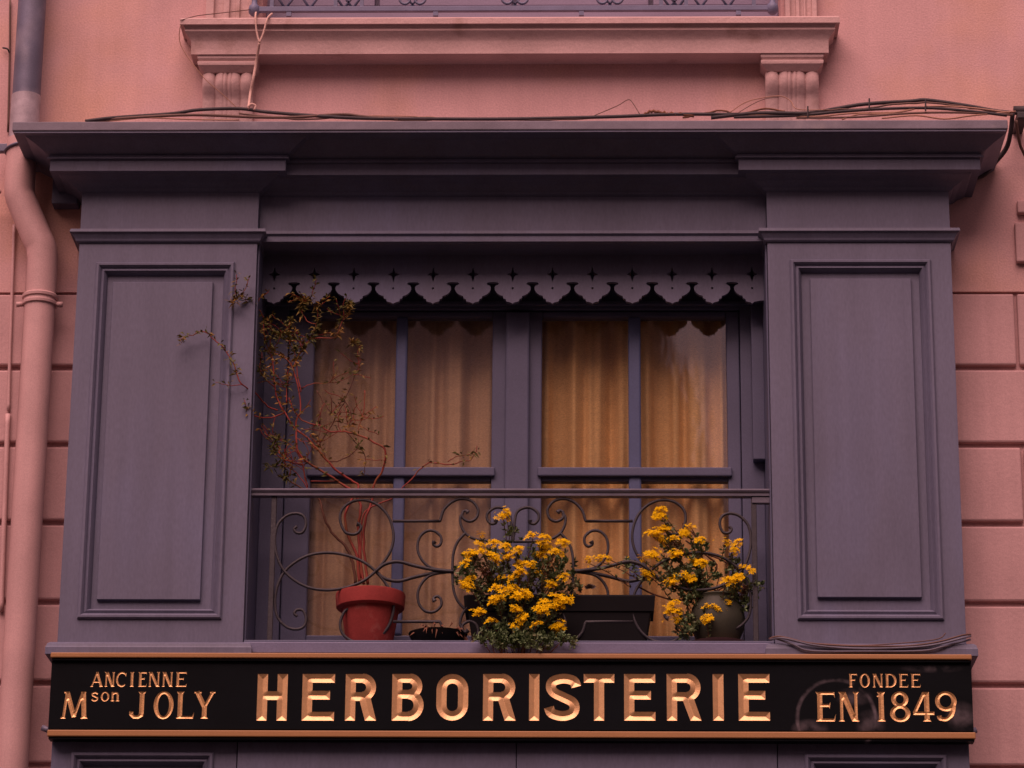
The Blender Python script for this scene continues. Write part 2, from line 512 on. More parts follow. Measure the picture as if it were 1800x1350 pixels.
# upper window: ledge on two fluted corbels
LO = .118                                       # how far the lip stands out
YL = YW - LO
lx0, lx1 = X(316, 42, YL), X(1476, 30, YL)
zt = Z(29, YL)
LP = lambda off, py: (off, Z(py, YW - off))
prof = [(0, zt + .004), (LO - .004, zt), (LO, zt - .005), LP(LO, 41), LP(LO - .010, 43), LP(LO - .016, 49), LP(LO - .014, 53), LP(LO - .018, 56), LP(LO - .026, 62), LP(LO - .033, 69),
        LP(LO - .035, 73), LP(LO - .035, 94), (.0, Z(94, YW - LO + .035))]
q_ = LO
ledge = MB().sweep([(lx0 + LO, YW + .02), (lx0 + LO, YW), (lx1 - LO, YW), (lx1 - LO, YW + .02)], prof)
ledge_o = ledge.build('window_ledge', 'ledge', house, smooth=True, autosmooth=35)
for (pl, pr) in ((348, 452), (1338, 1447)):
    a, b = X(pl, 110, YW - .07), X(pr, 110, YW - .07)
    c = MB()
    zc = Z(94, YW - .083) + .001
    zq = [Z(101, YW - .076), Z(106, YW - .074), Z(109, YW - .074), Z(113, YW - .074), Z(124, YW - .066)]
    c.sweep([(a + .03, YW + .01), (a + .03, YW - .046), (b - .03, YW - .046), (b - .03, YW + .01)],
            [(0, zc), (.032, zc), (.031, zq[0]), (.024, zq[1]), (.030, zq[1] - .001), (.031, zq[2]), (.029, zq[3]), (.018, zq[4] + .008), (.010, zq[4]), (0, zq[4])])
    x0, x1 = a + .014, b - .014
    zb = Z(240, YW - .02)
    nx, nz = 48, 20
    vs_, fs = [], []
    for j in range(nz + 1):
        t = j / nz
        z = zq[4] + .004 + (zb - zq[4]) * t
        d = .040 + .016 * math.sin(math.pi * min(1, t * 2.6)) - .030 * t ** 0.9
        for i in range(nx + 1):
            u = i / nx
            fl = abs(math.sin(u * math.pi * 4.0)) ** 0.6 if not 0.40 < u < 0.60 else 0.5 + .5 * abs(math.sin((u - .4) / .2 * math.pi * 2))
            vs_.append((x0 + (x1 - x0) * u, YW - d - fl * (0.012 * (1 - t) ** 1.1 + .002), z))
    for j in range(nz):
        for i in range(nx):
            q = j * (nx + 1) + i
            fs.append((q, q + 1, q + nx + 2, q + nx + 1))
    o = len(vs_)
    for j in range(nz + 1):
        z = zq[4] + .004 + (zb - zq[4]) * j / nz
        vs_ += [(x0, YW + .02, z), (x1, YW + .02, z)]
    for j in range(nz):
        fs.append((j * (nx + 1), (j + 1) * (nx + 1), o + 2 * j + 2, o + 2 * j))
        fs.append((j * (nx + 1) + nx, o + 2 * j + 1, o + 2 * j + 3, (j + 1) * (nx + 1) + nx))
    fs.append(tuple(range(nx + 1)) + (o + 1, o))
    c.add(vs_, fs)
    c.build('corbel', 'ledge', ledge_o, smooth=True, autosmooth=32)
# jambs with mouldings either side of the upper window
for s, (pa, pb) in ((-1, (362, 452)), (1, (1380, 1436))):
    a, b = X(pa, 15, YW - .03), X(pb, 15, YW - .03)
    j = MB()
    j.box(a, b, YW - .018, YW + .01, ZU - .02, 8.3)
    wd = b - a
    for (f0, f1, pr_) in ((.0, .16, .034), (.34, .46, .03), (.58, .66, .026), (.84, 1.0, .036)):
        j.box(a + wd * f0, a + wd * f1, YW - pr_, YW - .016, ZU - .02, 8.3)
    j.build('window_jamb', 'ledge', house, bevel=0.003)
uw = MB()
for (pa, pb) in ((452, 660), (668, 900), (908, 1140), (1148, 1392)):
    a, b = X(pa, 5, YW + .15), X(pb, 5, YW + .15)
    uw.box(a, b, YW + .13, YW + .17, ZU + .11, ZU + 2.1)
uw.box(UX0, UX1, YW + .10, YW + .17, ZU - .02, ZU + .085)
uw.box(UX0, UX1, YW + .17, YW + .2, ZU, ZU + 2.1)
uw.build('upper_window', 'upper_door', house, bevel=0.004)

# ================================================================== the wooden shopfront
shop = thing('shopfront', (0, 0, 0), 'blue-grey painted wooden shopfront with moulded cornice, panelled piers and a recessed window', 'shopfront')

# piers: frame, bolection moulding, raised field
def pier(x0, x1, z0, z1, mx0, mx1, mz0, mz1, fx0, fx1, fz0, fz1, base=True):
    p = MB()
    p.box(x0, x1, .020, YW + .02, z0, z1)
    ring = []
    for y, (a, b, c, d) in ((.0198, (x0, x1, z0, z1)), (0, (x0, x1, z0, z1)), (0, (mx0 + .004, mx1 - .004, mz0 + .004, mz1 - .004)), (.0198, (mx0 + .004, mx1 - .004, mz0 + .004, mz1 - .004))):
        ring += [(a, y, c), (b, y, c), (b, y, d), (a, y, d)]
    p.add(ring, [(j * 4 + c, j * 4 + (c + 1) % 4, j * 4 + 4 + (c + 1) % 4, j * 4 + 4 + c) for j in range(3) for c in range(4)])
    po = p.build('pier', 'paint', shop, bevel=0.0025)
    f = MB().frame(mx0, mx1, mz0, mz1, [(0, .002), (.0, -.006), (.004, -.010), (.010, -.010), (.015, -.004), (.018, .002), (.022, .000), (.026, -.002), (.030, .004), (.034, .012), (.036, .0195)])
    f.build('panel_moulding', 'paint', po)
    q = MB().frame(fx0, fx1, fz0, fz1, [(0, .0195), (0, .0085), (.002, .007)], cap=True)
    q.build('panel', 'paint', po, bevel=0.001)
    return po


zp0 = Z(1143, 0, 300)
zp1 = Z(425, 0, 300)
mz0, mz1 = Z(1088, 0, 260), Z(462, 0, 290)
fz0, fz1 = Z(1056, .02, 260), Z(498, .02, 290)
pier(XL, X1, zp0, ZCORN + .12, (X(170, 461, 0) + X(135, 1088, 0)) / 2, (X(414, 461, 0) + X(388, 1088, 0)) / 2, mz0, mz1,
     (X(198, 500, .02) + X(172, 1056, .02)) / 2, (X(374, 500, .02) + X(354, 1056, .02)) / 2, fz0, fz1)
pier(X2, XR, zp0, ZCORN + .12, (X(1387, 456, 0) + X(1403, 1091, 0)) / 2, (X(1633, 456, 0) + X(1662, 1091, 0)) / 2, Z(1090, 0, 1530), Z(457, 0, 1530),
     (X(1423, 493, .02) + X(1437, 1053, .02)) / 2, (X(1600, 493, .02) + X(1621, 1053, .02)) / 2, Z(1052, .02, 1530), Z(492, .02, 1530))
# capital bands at the top of each pier, wrapping round it
zc0, zc1 = Z(426, -.005, 300), Z(402, -.025, 300)
cp = [(0, zc1 + .004), (.026, zc1), (.028, zc1 - .010), (.020, zc1 - .015), (.012, zc1 - .028), (.010, zc0 + .004), (.006, zc0), (0, zc0)]
for a, b in ((XL, X1), (X2, XR)):
    MB().sweep([(a, YW), (a, 0), (b, 0), (b, YW)], cp).build('capital', 'paint', shop)
# middle frieze and architrave between the piers
zm0, zm1 = Z(429, YM, 900), Z(405, YM - .02, 900)
fz = MB().box(X1 + .001, X2 - .001, YM, YF + .1, zm0, ZCORN + .12)
fz.build('frieze', 'paint', shop)
MB().sweep([(X1 + .002, YM), (X2 - .002, YM)], [(0, zm1 + .003), (.018, zm1), (.020, zm1 - .010), (.012, zm1 - .016), (.012, zm1 - .024), (.018, zm1 - .028), (.018, zm0 + .002), (.0, zm0 - .001)]).build('architrave', 'paint', shop)
# cornice: bed moulding and fascia break forward over the piers, the lip runs straight through
yb = .0
path = [(XL, YW), (XL, 0), (X1, 0), (X1, YM), (X2, YM), (X2, 0), (XR, 0), (XR, YW)]
zf0, zf1 = Z(300, -.09, 300), Z(283, -.09, 300)
zg = Z(272, -.097, 300)
cor = [(0, ZLB + .005), (.165, ZLB + .0005), (.164, ZLB - .004), (.152, ZLB - .012), (.130, zg + .022), (.110, zg + .009), (.101, zg + .002), (.094, zg), (.094, zg - .006),
       (.100, zg - .008), (.100, zg - .013), (.090, zf1 + .004), (.090, zf0), (.066, zf0 - .0005), (.058, zf0 - .006), (.045, zf0 - .010), (.030, ZCORN + .013), (.014, ZCORN + .006), (.010, ZCORN), (.003, ZCORN - .004), (0, ZCORN - .005)]
co = MB().sweep(path, cor)
co_o = co.build('cornice', 'paint', shop, smooth=True, autosmooth=25)
lipx0, lipx1 = X(21, 230, -.185), X(1772, 226, -.185)
MB().box(lipx0, lipx1, -.185, YW - .002, ZLB, ZLT).build('cornice_lip', 'lip', shop, bevel=0.003)
MB().box(lipx0 + .006, lipx1 - .006, -.181, YW - .002, ZLB - .006, ZLB - .0004).build('lip_bead', 'paint', shop)
# core of the entablature behind the mouldings
MB().box(XL + .002, XR - .002, YM + .01, YW + .02, ZCORN + .1, ZLB - .001).build('entablature_core', 'paint', shop)
# small wall brackets at the cornice ends
for (pa, pb, ya, yb_) in ((92, 140, 318, 362), (1672, 1716, 300, 318)):
    a, b = at(pa, yb_, YW - .03), at(pb, ya, YW - .03)
    MB().box(min(a.x, b.x), max(a.x, b.x), YW - .05, YW + .01, a.z, b.z + .04).build('cornice_block', 'paint', shop, bevel=.004)
# base moulding under each pier, sill between
zb1, zb0 = Z(1129, -.025, 260), Z(1146, -.03, 260)
for a, b in ((XL, X1), (X2, XR)):
    MB().sweep([(a, YW), (a, 0), (b, 0), (b, YW)], [(0, zb1 + .006), (.018, zb1 + .002), (.026, zb1 - .004), (.028, zb1 - .012), (.030, zb1 - .016), (.030, zb0 - .006), (0, zb0 - .006)]).build('pier_base', 'paint', shop)
MB().box(X1 + .002, X2 - .002, -.014, YF + .1, Z(1148, -.02), ZSILL).build('sill', 'paint_blue', shop, bevel=.003)
MB().box(X1 + .002, X2 - .002, .004, .030, ZSILL, ZSILL + .010).build('sill_stop', 'frame_paint', shop, bevel=.002)
# recess linings
ztop = zm0
for a, b in ((X1 + .0015, X1 + .006), (X2 - .006, X2 - .0015)):
    MB().box(a, b, .02, YF + .1, ZSILL, ztop).build('recess_lining', 'frame_paint', shop)
# window frame, casements, panes
wz0, wz1 = ZSILL - .02, ztop + .03
def wx(px, py=760): return X(px, py, YF)
def wzp(py, px=900): return Z(py, YF, px)
zhead = wzp(546)
fb = MB()
fb.box(X1 + .006, wx(502), YF - .01, YF + .06, wz0, wz1)
fb.box(wx(1303), X2 - .006, YF - .01, YF + .06, wz0, wz1)
fb.box(wx(502), wx(1303), YF - .01, YF + .06, zhead, wz1)
fb.box(X1 + .001, X2 - .001, YF - .026, YF - .01, wzp(541), wzp(533))       # drip bar over the casements
fb.build('window_frame', 'frame_paint', shop, bevel=.003)
# upright bead on the left frame and folded shutter leaf on the right
sh = at(1324, 809, YF - .04)
MB().box(sh.x, X2 - .004, YF - .05, YF - .012, sh.z, ztop - .05).build('shutter_leaf', 'frame_paint', shop, bevel=.003)
zbt, zbb = wzp(824), wzp(845)
ztr = wzp(557)
zbr = wzp(1117)
def casement(xl, xg0, xb0, xb1, xg1, xr, gm):
    """xl..xr = outer edges, xg0..xg1 = glazed width, xb0..xb1 = upright bar."""
    c = MB()
    c.box(xl, xg0, YF, YF + .045, wz0 + .012, zhead - .003)
    c.box(xg1, xr, YF, YF + .045, wz0 + .012, zhead - .003)
    c.box(xg0, xg1, YF, YF + .045, ztr, zhead - .003)
    c.box(xg0, xg1, YF, YF + .045, wz0 + .012, zbr)
    # a thin chamfer bead round the glass
    co = c.build('casement', 'frame_paint', shop, bevel=.004)
    h = MB()
    h.box(xg0, xg1, YF + .004, YF + .04, zbb, zbt)
    h.box(xg0 - .012, xg1 + .012, YF - .014, YF + .004, zbb + .012, zbt + .002)
    h.build('cross_bar', 'frame_paint', co, bevel=.004)
    MB().box(xb0, xb1, YF - .003, YF + .038, zbr, ztr).build('glazing_bar', 'bar_paint', co, bevel=.006)
    k = 0
    for (za, zb_) in ((zbt, ztr), (zbr, zbb)):
        for (a, b) in ((xg0, xb0), (xb1, xg1)):
            q = MB()
            tilt = (.001, 0, .001, -.001)[k]; k += 1
            y0 = YF + .020
            q.add([(a, y0 - tilt, za), (b, y0 + tilt, za), (b, y0 + tilt, zb_), (a, y0 - tilt, zb_),
                   (a, y0 - tilt + .003, za), (b, y0 + tilt + .003, za), (b, y0 + tilt + .003, zb_), (a, y0 - tilt + .003, zb_)],
                  [(0, 1, 2, 3), (4, 7, 6, 5), (0, 4, 5, 1), (1, 5, 6, 2), (2, 6, 7, 3), (3, 7, 4, 0)])
            q.build('glass_pane', gm, co)
    return co


casement(wx(503), wx(548), wx(693), wx(713), wx(864), wx(909), 'hazy_glass')
casement(wx(911), wx(952), wx(1105), wx(1127), wx(1279), wx(1302), 'glass')
mt = MB()
mt.box(wx(888), wx(930), YF - .022, YF - .001, wz0 + .012, zhead - .01)
mt.build('meeting_strip', 'frame_paint', shop, bevel=.006)

# dark room behind
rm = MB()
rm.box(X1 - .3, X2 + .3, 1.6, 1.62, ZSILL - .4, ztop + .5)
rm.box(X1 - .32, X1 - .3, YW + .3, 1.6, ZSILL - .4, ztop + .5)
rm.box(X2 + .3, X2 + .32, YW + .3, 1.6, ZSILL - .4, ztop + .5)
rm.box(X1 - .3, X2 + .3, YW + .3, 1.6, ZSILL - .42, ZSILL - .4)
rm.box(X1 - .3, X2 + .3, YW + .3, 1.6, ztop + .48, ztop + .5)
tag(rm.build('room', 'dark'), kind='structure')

# lower part of the shopfront under the sign
zl1 = Z(1298, -.02)
zlm = Z(1323, 0, 250)
for (pa, pb, mpa, mpb) in ((90, 416, 125, 376), (1367, 1704, 1414, 1664)):
    a, b = X(pa, 1330, 0), X(pb, 1330, 0)
    ma, mb_ = X(mpa, 1330, 0), X(mpb, 1330, 0)
    pier(a, b, 0.0, zl1, ma, mb_, 0.25, zlm, ma + .066, mb_ - .066, 0.32, zlm - .066)
lp0, lp1 = X(419, 1330, .02), X(1365, 1330, .02)
xm = X(908, 1330, .02)
for (a, b) in ((lp0, xm - .001), (xm + .001, lp1)):
    MB().box(a, b, -.004, YW, 0.0, zl1 - .002).build('lower_board', 'paint', shop, bevel=.002)

# ------------------------------------------------------------------ planar shapes: valance, sign letters
def segs_of(poly): return [(poly[i], poly[(i + 1) % len(poly)]) for i in range(len(poly))]


def inside(poly, P):
    x, y = P[:, 0], P[:, 1]
    r = np.zeros(len(P), bool)
    px, py = np.array([p[0] for p in poly]), np.array([p[1] for p in poly])
    qx, qy = np.roll(px, -1), np.roll(py, -1)
    for a, b, c, d in zip(px, py, qx, qy):
        if b == d: continue
        hit = ((b > y) != (d > y)) & (x < (c - a) * (y - b) / (d - b) + a)
        r ^= hit
    return r


def cdt(verts, edges):
    o = delaunay_2d_cdt([Vector((float(v[0]), float(v[1]))) for v in verts], edges, [], 0, 1e-6, False)
    return np.array([(v.x, v.y) for v in o[0]]), [tuple(f) for f in o[2]]


def region(adds, subs):
    def test(P):
        r = np.zeros(len(P), bool)
        for a in adds: r |= inside(a, P)
        for s_ in subs: r &= ~inside(s_, P)
        return r
    return test


def planar(polys, extra=()):
    vs, es = [], []
    for p in polys:
        o = len(vs)
        vs += list(p)
        es += [(o + i, o + (i + 1) % len(p)) for i in range(len(p))]
    vs += list(extra)
    return vs, es


def boundary(tris):
    cnt = {}
    for t in tris:
        for i in range(3):
            e = (t[i], t[(i + 1) % 3])
            k = (min(e), max(e))
            cnt[k] = cnt.get(k, 0) + 1
    return [k for k, c in cnt.items() if c == 1]


# valance: pierced board, one lobe every 70 px of the photograph
YV = 0.134
per = (X(1322, 500, YV) - X(482, 500, YV)) / 12
xv0 = X(482, 500, YV)
zv = lambda v, h=300.0: Z(400 + v / 3.0, YV)
sx = per / 210.0
half = [(0, 401), (9, 395), (20, 392), (33, 389), (36, 377), (48, 373), (51, 360)]
notch = [(63, 357), (76, 350), (87, 340), (94, 328), (95, 314), (89, 306), (78, 302), (72, 296), (79, 289), (105, 287)]
outline = [(X1 + .003, zv(135)), (X1 + .003, zv(398)), ]
pts = []
for k in range(13):
    c = xv0 + k * per
    left = [(c - u * sx, zv(v)) for u, v in reversed(half)]
    nl = [(c - u * sx, zv(v)) for u, v in reversed(notch)]
    right = [(c + u * sx, zv(v)) for u, v in half[1:]]
    nr = [(c + u * sx, zv(v)) for u, v in notch]
    if k == 0: nl = [(X1 + .003, zv(352))]
    if k == 12: right, nr = [(c + 10 * sx, zv(392)), (c + 45 * sx, zv(385))], [(X2 - .003, zv(385))]
    seg = nl + left + right + (nr if k == 12 else nr[:-1])
    pts += seg
outer = [(X1 + .003, zv(130))] + pts + [(X2 - .003, zv(130))]
outer = [p for p in outer if X1 + .002 < p[0] < X2 - .002]
holes = []
for k in range(13):
    c = xv0 + k * per
    star = []
    for j, (du, dv) in enumerate(((0, -38), (8, -10), (31, 0), (9, 10), (0, 42), (-9, 10), (-31, 0), (-8, -10))):
        star.append((c + du * sx, zv(246 + dv)))
    if c + 27 * sx < X2 - .01: holes.append(star)
    holes.append([(c + 6 * sx * math.cos(a), zv(320 + 6 * math.sin(a))) for a in [math.pi / 4 * j for j in range(8)]])
vsx, esx = planar([outer] + holes)
P, T = cdt(vsx, esx)
cen = np.array([(P[t[0]] + P[t[1]] + P[t[2]]) / 3 for t in T])
ok = region([outer], holes)(cen)
T = [t for t, q in zip(T, ok) if q]
va = MB()
nv = len(P)
va.add([(p[0], YV, p[1]) for p in P] + [(p[0], YV + .016, p[1]) for p in P],
       T + [(a + nv, c + nv, b + nv) for a, b, c in T] + [(a, b, b + nv, a + nv) for a, b in boundary(T)])
va.build('valance', 'paint', shop)
MB().box(X1 + .003, X2 - .003, YV + .016, YV + .05, zv(150), ztop).build('valance_batten', 'frame_paint', shop)

# ================================================================== the shop sign
sx0, sx1 = X(88, 1220, YS), X(1709, 1220, YS)
sz1, sz0 = Z(1159, YS), Z(1283, YS)
sign = thing('shop_sign', (0, YS, sz0), 'long black fascia board with carved gilt letters reading HERBORISTERIE between two ochre bands', 'sign')


def stroke(pts, wd):
    p = [Vector((a, b)) for a, b in pts]
    ws = wd if isinstance(wd, (list, tuple)) else [wd] * len(p)
    L, Rr = [], []
    for i, q in enumerate(p):
        ds = []
        if i > 0: ds.append((p[i] - p[i - 1]).normalized())
        if i < len(p) - 1: ds.append((p[i + 1] - p[i]).normalized())
        ns = [Vector((-d.y, d.x)) for d in ds]
        n = ns[0] if len(ns) == 1 else (ns[0] + ns[1]) / max(.35, 1 + ns[0].dot(ns[1]))
        L.append(q + n * ws[i] / 2)
        Rr.append(q - n * ws[i] / 2)
    return [tuple(a) for a in L + Rr[::-1]]


def arc(cx, cy, rx, ry, a0, a1, n=14):
    return [(cx + rx * math.cos(R(a0 + (a1 - a0) * i / n)), cy + ry * math.sin(R(a0 + (a1 - a0) * i / n))) for i in range(n + 1)]


def rect(x0, y0, x1, y1): return [(x0, y0), (x1, y0), (x1, y1), (x0, y1)]


def stadium(x0, x1, y0, y1, k=0.62):
    rx = (x1 - x0) / 2
    ry = rx * 1.0
    cx = (x0 + x1) / 2
    return arc(cx, y1 - ry, rx, ry, 0, 180, 16) + arc(cx, y0 + ry, rx, ry, 180, 360, 16)


def bold(ch, W):
    s, b = .215, .19
    if ch == 'H': return [rect(0, 0, s, 1), rect(W - s, 0, W, 1), rect(.05, .44, W - .05, .44 + b)], []
    if ch == 'E': return [rect(0, 0, s, 1), rect(0, 1 - b, W, 1), rect(0, .45, W * .86, .45 + b), rect(0, 0, W * 1.0, b)], []
    if ch == 'I': return [rect(0, 0, W, 1)], []
    if ch == 'T': return [rect(0, 1 - b, W, 1), rect(W / 2 - s / 2, 0, W / 2 + s / 2, 1)], []
    if ch == 'O': return [stadium(0, W, 0, 1)], [stadium(s, W - s, s * .95, 1 - s * .95)]
    if ch in 'RB':
        m = .42 if ch == 'R' else .47
        h = 1 - m
        r = h / 2
        bw = W * .98 if ch == 'R' else W * .95
        bowl = [(s / 2, 1 - b / 2), (bw - r, 1 - b / 2)] + arc(bw - r, m + r, r - s / 2, r - b / 2, 88, -88, 14) + [(bw - r, m + b / 2), (s / 2, m + b / 2)]
        A = [rect(0, 0, s, 1), stroke(bowl, [b] * 2 + [s * .98] * 15 + [b] * 2)]
        if ch == 'R':
            A.append([(W * .42, m + b * .5), (W * .42 + s * 1.15, m + b * .5), (W, 0), (W - s * 1.1, 0)])
        else:
            h2 = m + b
            r2 = h2 / 2
            bowl = [(s / 2, m + b / 2), (W - r2, m + b / 2)] + arc(W - r2, r2, r2 - s / 2, r2 - b / 2, 88, -88, 14) + [(W - r2, b / 2), (s / 2, b / 2)]
            A.append(stroke(bowl, [b] * 2 + [s * .98] * 15 + [b] * 2))
        return A, []
    if ch == 'S':
        hw = W / 2 - s / 2
        pth = smoothpath([(W * .93, .72, 0), (W * .84, .85, 0), (W * .52, .90, 0), (W * .20, .84, 0), (W * .13, .71, 0), (W * .24, .595, 0), (W * .52, .50, 0),
                          (W * .80, .40, 0), (W * .875, .275, 0), (W * .78, .15, 0), (W * .48, .10, 0), (W * .16, .16, 0), (W * .07, .29, 0)], 4)
        return [stroke([(q.x, q.y) for q in pth], s * .98)], []


def latin(ch, W):
    t, n = .17, .10
    def foot(x, y, s_, up):                    # flared end of an upright stroke
        d = .09 if up else -.09
        return [(x - s_ / 2, y + d), (x + s_ / 2, y + d), (x + s_ * .5 + .055, y), (x - s_ * .5 - .055, y)]
    def stem(x, s_=t, y0=0, y1=1):
        return [rect(x - s_ / 2, y0, x + s_ / 2, y1), foot(x, y0, s_, True), foot(x, y1, s_, False)]
    if ch == 'I': return stem(W / 2), []
    if ch == '1': return stem(W * .58) + [[(W * .58, 1), (W * .02, .86), (W * .08, .82), (W * .58, .88)]], []
    if ch in 'EFL':
        A = stem(t / 2 + .05)
        x0 = .06
        if ch in 'EF':
            A += [rect(x0, 1 - n, W - .02, 1), [(W - .02, 1), (W - .10, 1 - n * .8), (W - .05, 1 - n * .9), (W, 1 - .22)]]
            A += [rect(x0, .49, W * .72, .49 + n), [(W * .72 - .06, .54), (W * .72, .42), (W * .72 + .03, .66)]]
        if ch in 'EL':
            A += [rect(x0, 0, W - .02, n), [(W - .02, 0), (W - .12, n * .8), (W - .05, n * .9), (W + .02, .26)]]
        return A, []
    if ch == 'N': return stem(.10, n) + stem(W - .10, n) + [[(.03, 1), (.03 + t * 1.25, 1), (W - .05, 0), (W - .05 - t * 1.1, 0)]], []
    if ch == 'A': return [stroke([(.06, 0), (W / 2, 1)], n), stroke([(W - .10, 0), (W / 2 - .01, 1)], t), rect(W * .22, .27, W * .78, .27 + n), foot(.07, 0, n, True), foot(W - .11, 0, t, True)], []
    if ch == 'M': return [stroke([(.09, 0), (W * .20, 1)], n), stroke([(W - .11, 0), (W * .82, 1)], t), stroke([(W * .20, .98), (W / 2, .06)], t), stroke([(W * .80, .98), (W / 2, .06)], n),
                          foot(.08, 0, n, True), foot(W - .11, 0, t, True), rect(W * .08, .94, W * .28, 1), rect(W * .74, .94, W * .92, 1)], []
    if ch == 'Y': return [stroke([(.10, 1), (W / 2, .42)], t), stroke([(W - .08, 1), (W / 2, .42)], n * 1.1), rect(W / 2 - t / 2, 0, W / 2 + t / 2, .5), foot(W / 2, 0, t, True), rect(0, .94, .26, 1), rect(W - .2, .94, W, 1)], []
    if ch == 'O' or ch == 'o':
        e = .16 if ch == 'O' else .2
        return [arc(W / 2, .5, W / 2, .52, 0, 360, 32)[:-1]], [arc(W / 2, .5, W / 2 - e, .5 - e * .55, 0, 360, 32)[:-1]]
    if ch == 'C': return [stroke(arc(W * .54, .5, W * .46, .45, 48, 312, 22), [.09, .10] + [.13] * 19 + [.10, .09]), [(W * .80, .80), (W * .92, .68), (W * .96, .96), (W * .86, .92)]], []
    if ch == 'D': return stem(t / 2 + .05) + [stroke([(.1, .95), (W * .45, .95)] + arc(W * .45, .5, W * .48, .45, 80, -80, 16) + [(W * .45, .05), (.1, .05)], [n, n] + [n * 1.1] * 3 + [t] * 11 + [n * 1.1] * 3 + [n, n])], []
    if ch == 'J': return [rect(W * .66 - t / 2, .2, W * .66 + t / 2, 1), foot(W * .66, 1, t, False), stroke([(W * .66, .26), (W * .64, .13), (W * .5, .06), (W * .28, .06), (W * .14, .16), (W * .16, .27)], [t, t * .95, .13, .12, .13, .15])], []
    if ch == 's':
        p = smoothpath([(W * .88, .76, 0), (W * .6, .92, 0), (W * .2, .84, 0), (W * .2, .64, 0), (W * .55, .5, 0), (W * .85, .36, 0), (W * .78, .14, 0), (W * .4, .07, 0), (W * .1, .24, 0)], 3)
        return [stroke([(q.x, q.y) for q in p], .19)], []
    if ch == 'n': return [rect(.06, 0, .27, 1), rect(0, 0, .36, .1), rect(W - .30, 0, W - .08, .7), rect(W - .38, 0, W, .1), stroke([(.2, .74), (W * .45, .9), (W * .7, .86), (W - .19, .62)], .2)], []
    if ch == '8':
        return [arc(W / 2, .75, W * .42, .27, 0, 360, 28)[:-1], arc(W / 2, .27, W * .50, .29, 0, 360, 28)[:-1]], [arc(W / 2, .755, W * .42 - .15, .15, 0, 360, 24)[:-1], arc(W / 2, .27, W * .5 - .16, .17, 0, 360, 24)[:-1]]
    if ch == '4':
        return [rect(W * .66 - t / 2, 0, W * .66 + t / 2, 1), [(W * .66, 1), (W * .66 - .13, 1), (0, .30), (.13, .30)], rect(.02, .22, W, .22 + n * 1.15), foot(W * .66, 0, t, True)], []
    if ch == '9':
        p = smoothpath([(W * .80, .72, 0), (W * .84, .5, 0), (W * .74, .24, 0), (W * .5, .08, 0), (W * .22, .1, 0), (W * .16, .2, 0)], 4)
        return [arc(W / 2, .68, W * .5, .34, 0, 360, 30)[:-1], stroke([(q.x, q.y) for q in p], [.16] * 10 + [.13] * 6 + [.15] * 5)], [arc(W / 2 - .01, .69, W * .5 - .16, .21, 0, 360, 26)[:-1]]


LETTERS = []
for ch, a, b in (('H', 452, 505), ('E', 531, 588), ('R', 607, 662), ('B', 689, 745), ('O', 767, 823), ('R', 849, 907), ('I', 930, 948), ('S', 961, 1017), ('T', 1026, 1080), ('E', 1097, 1152), ('R', 1172, 1233), ('I', 1253, 1272), ('E', 1298, 1353)):
    LETTERS.append((ch, a, b, 1184.5, 1266.5, bold))
for ch, a, b in (('A', 160, 181), ('N', 184, 202), ('C', 204, 223), ('I', 227, 237), ('E', 243, 258), ('N', 261, 281), ('N', 285, 304), ('E', 309, 328)):
    LETTERS.append((ch, a, b, 1181, 1207, latin))
for ch, a, b in (('M', 108, 154), ('J', 226, 261), ('O', 270, 305), ('L', 310, 341), ('Y', 341, 378)):
    LETTERS.append((ch, a, b, 1215.5, 1263, latin))
for ch, a, b in (('s', 160, 173), ('o', 177, 192), ('n', 195, 210)):
    LETTERS.append((ch, a, b, 1216, 1232.5, latin))
for ch, a, b in (('F', 1492, 1507), ('O', 1511, 1529), ('N', 1534, 1552), ('D', 1556, 1575), ('E', 1580, 1596), ('E', 1601, 1618)):
    LETTERS.append((ch, a, b, 1184, 1208, latin))
for ch, a, b in (('E', 1434, 1468), ('N', 1474, 1510), ('1', 1541, 1555), ('8', 1564, 1600), ('4', 1604, 1642), ('9', 1644, 1682)):
    LETTERS.append((ch, a, b, 1216, 1268, latin))

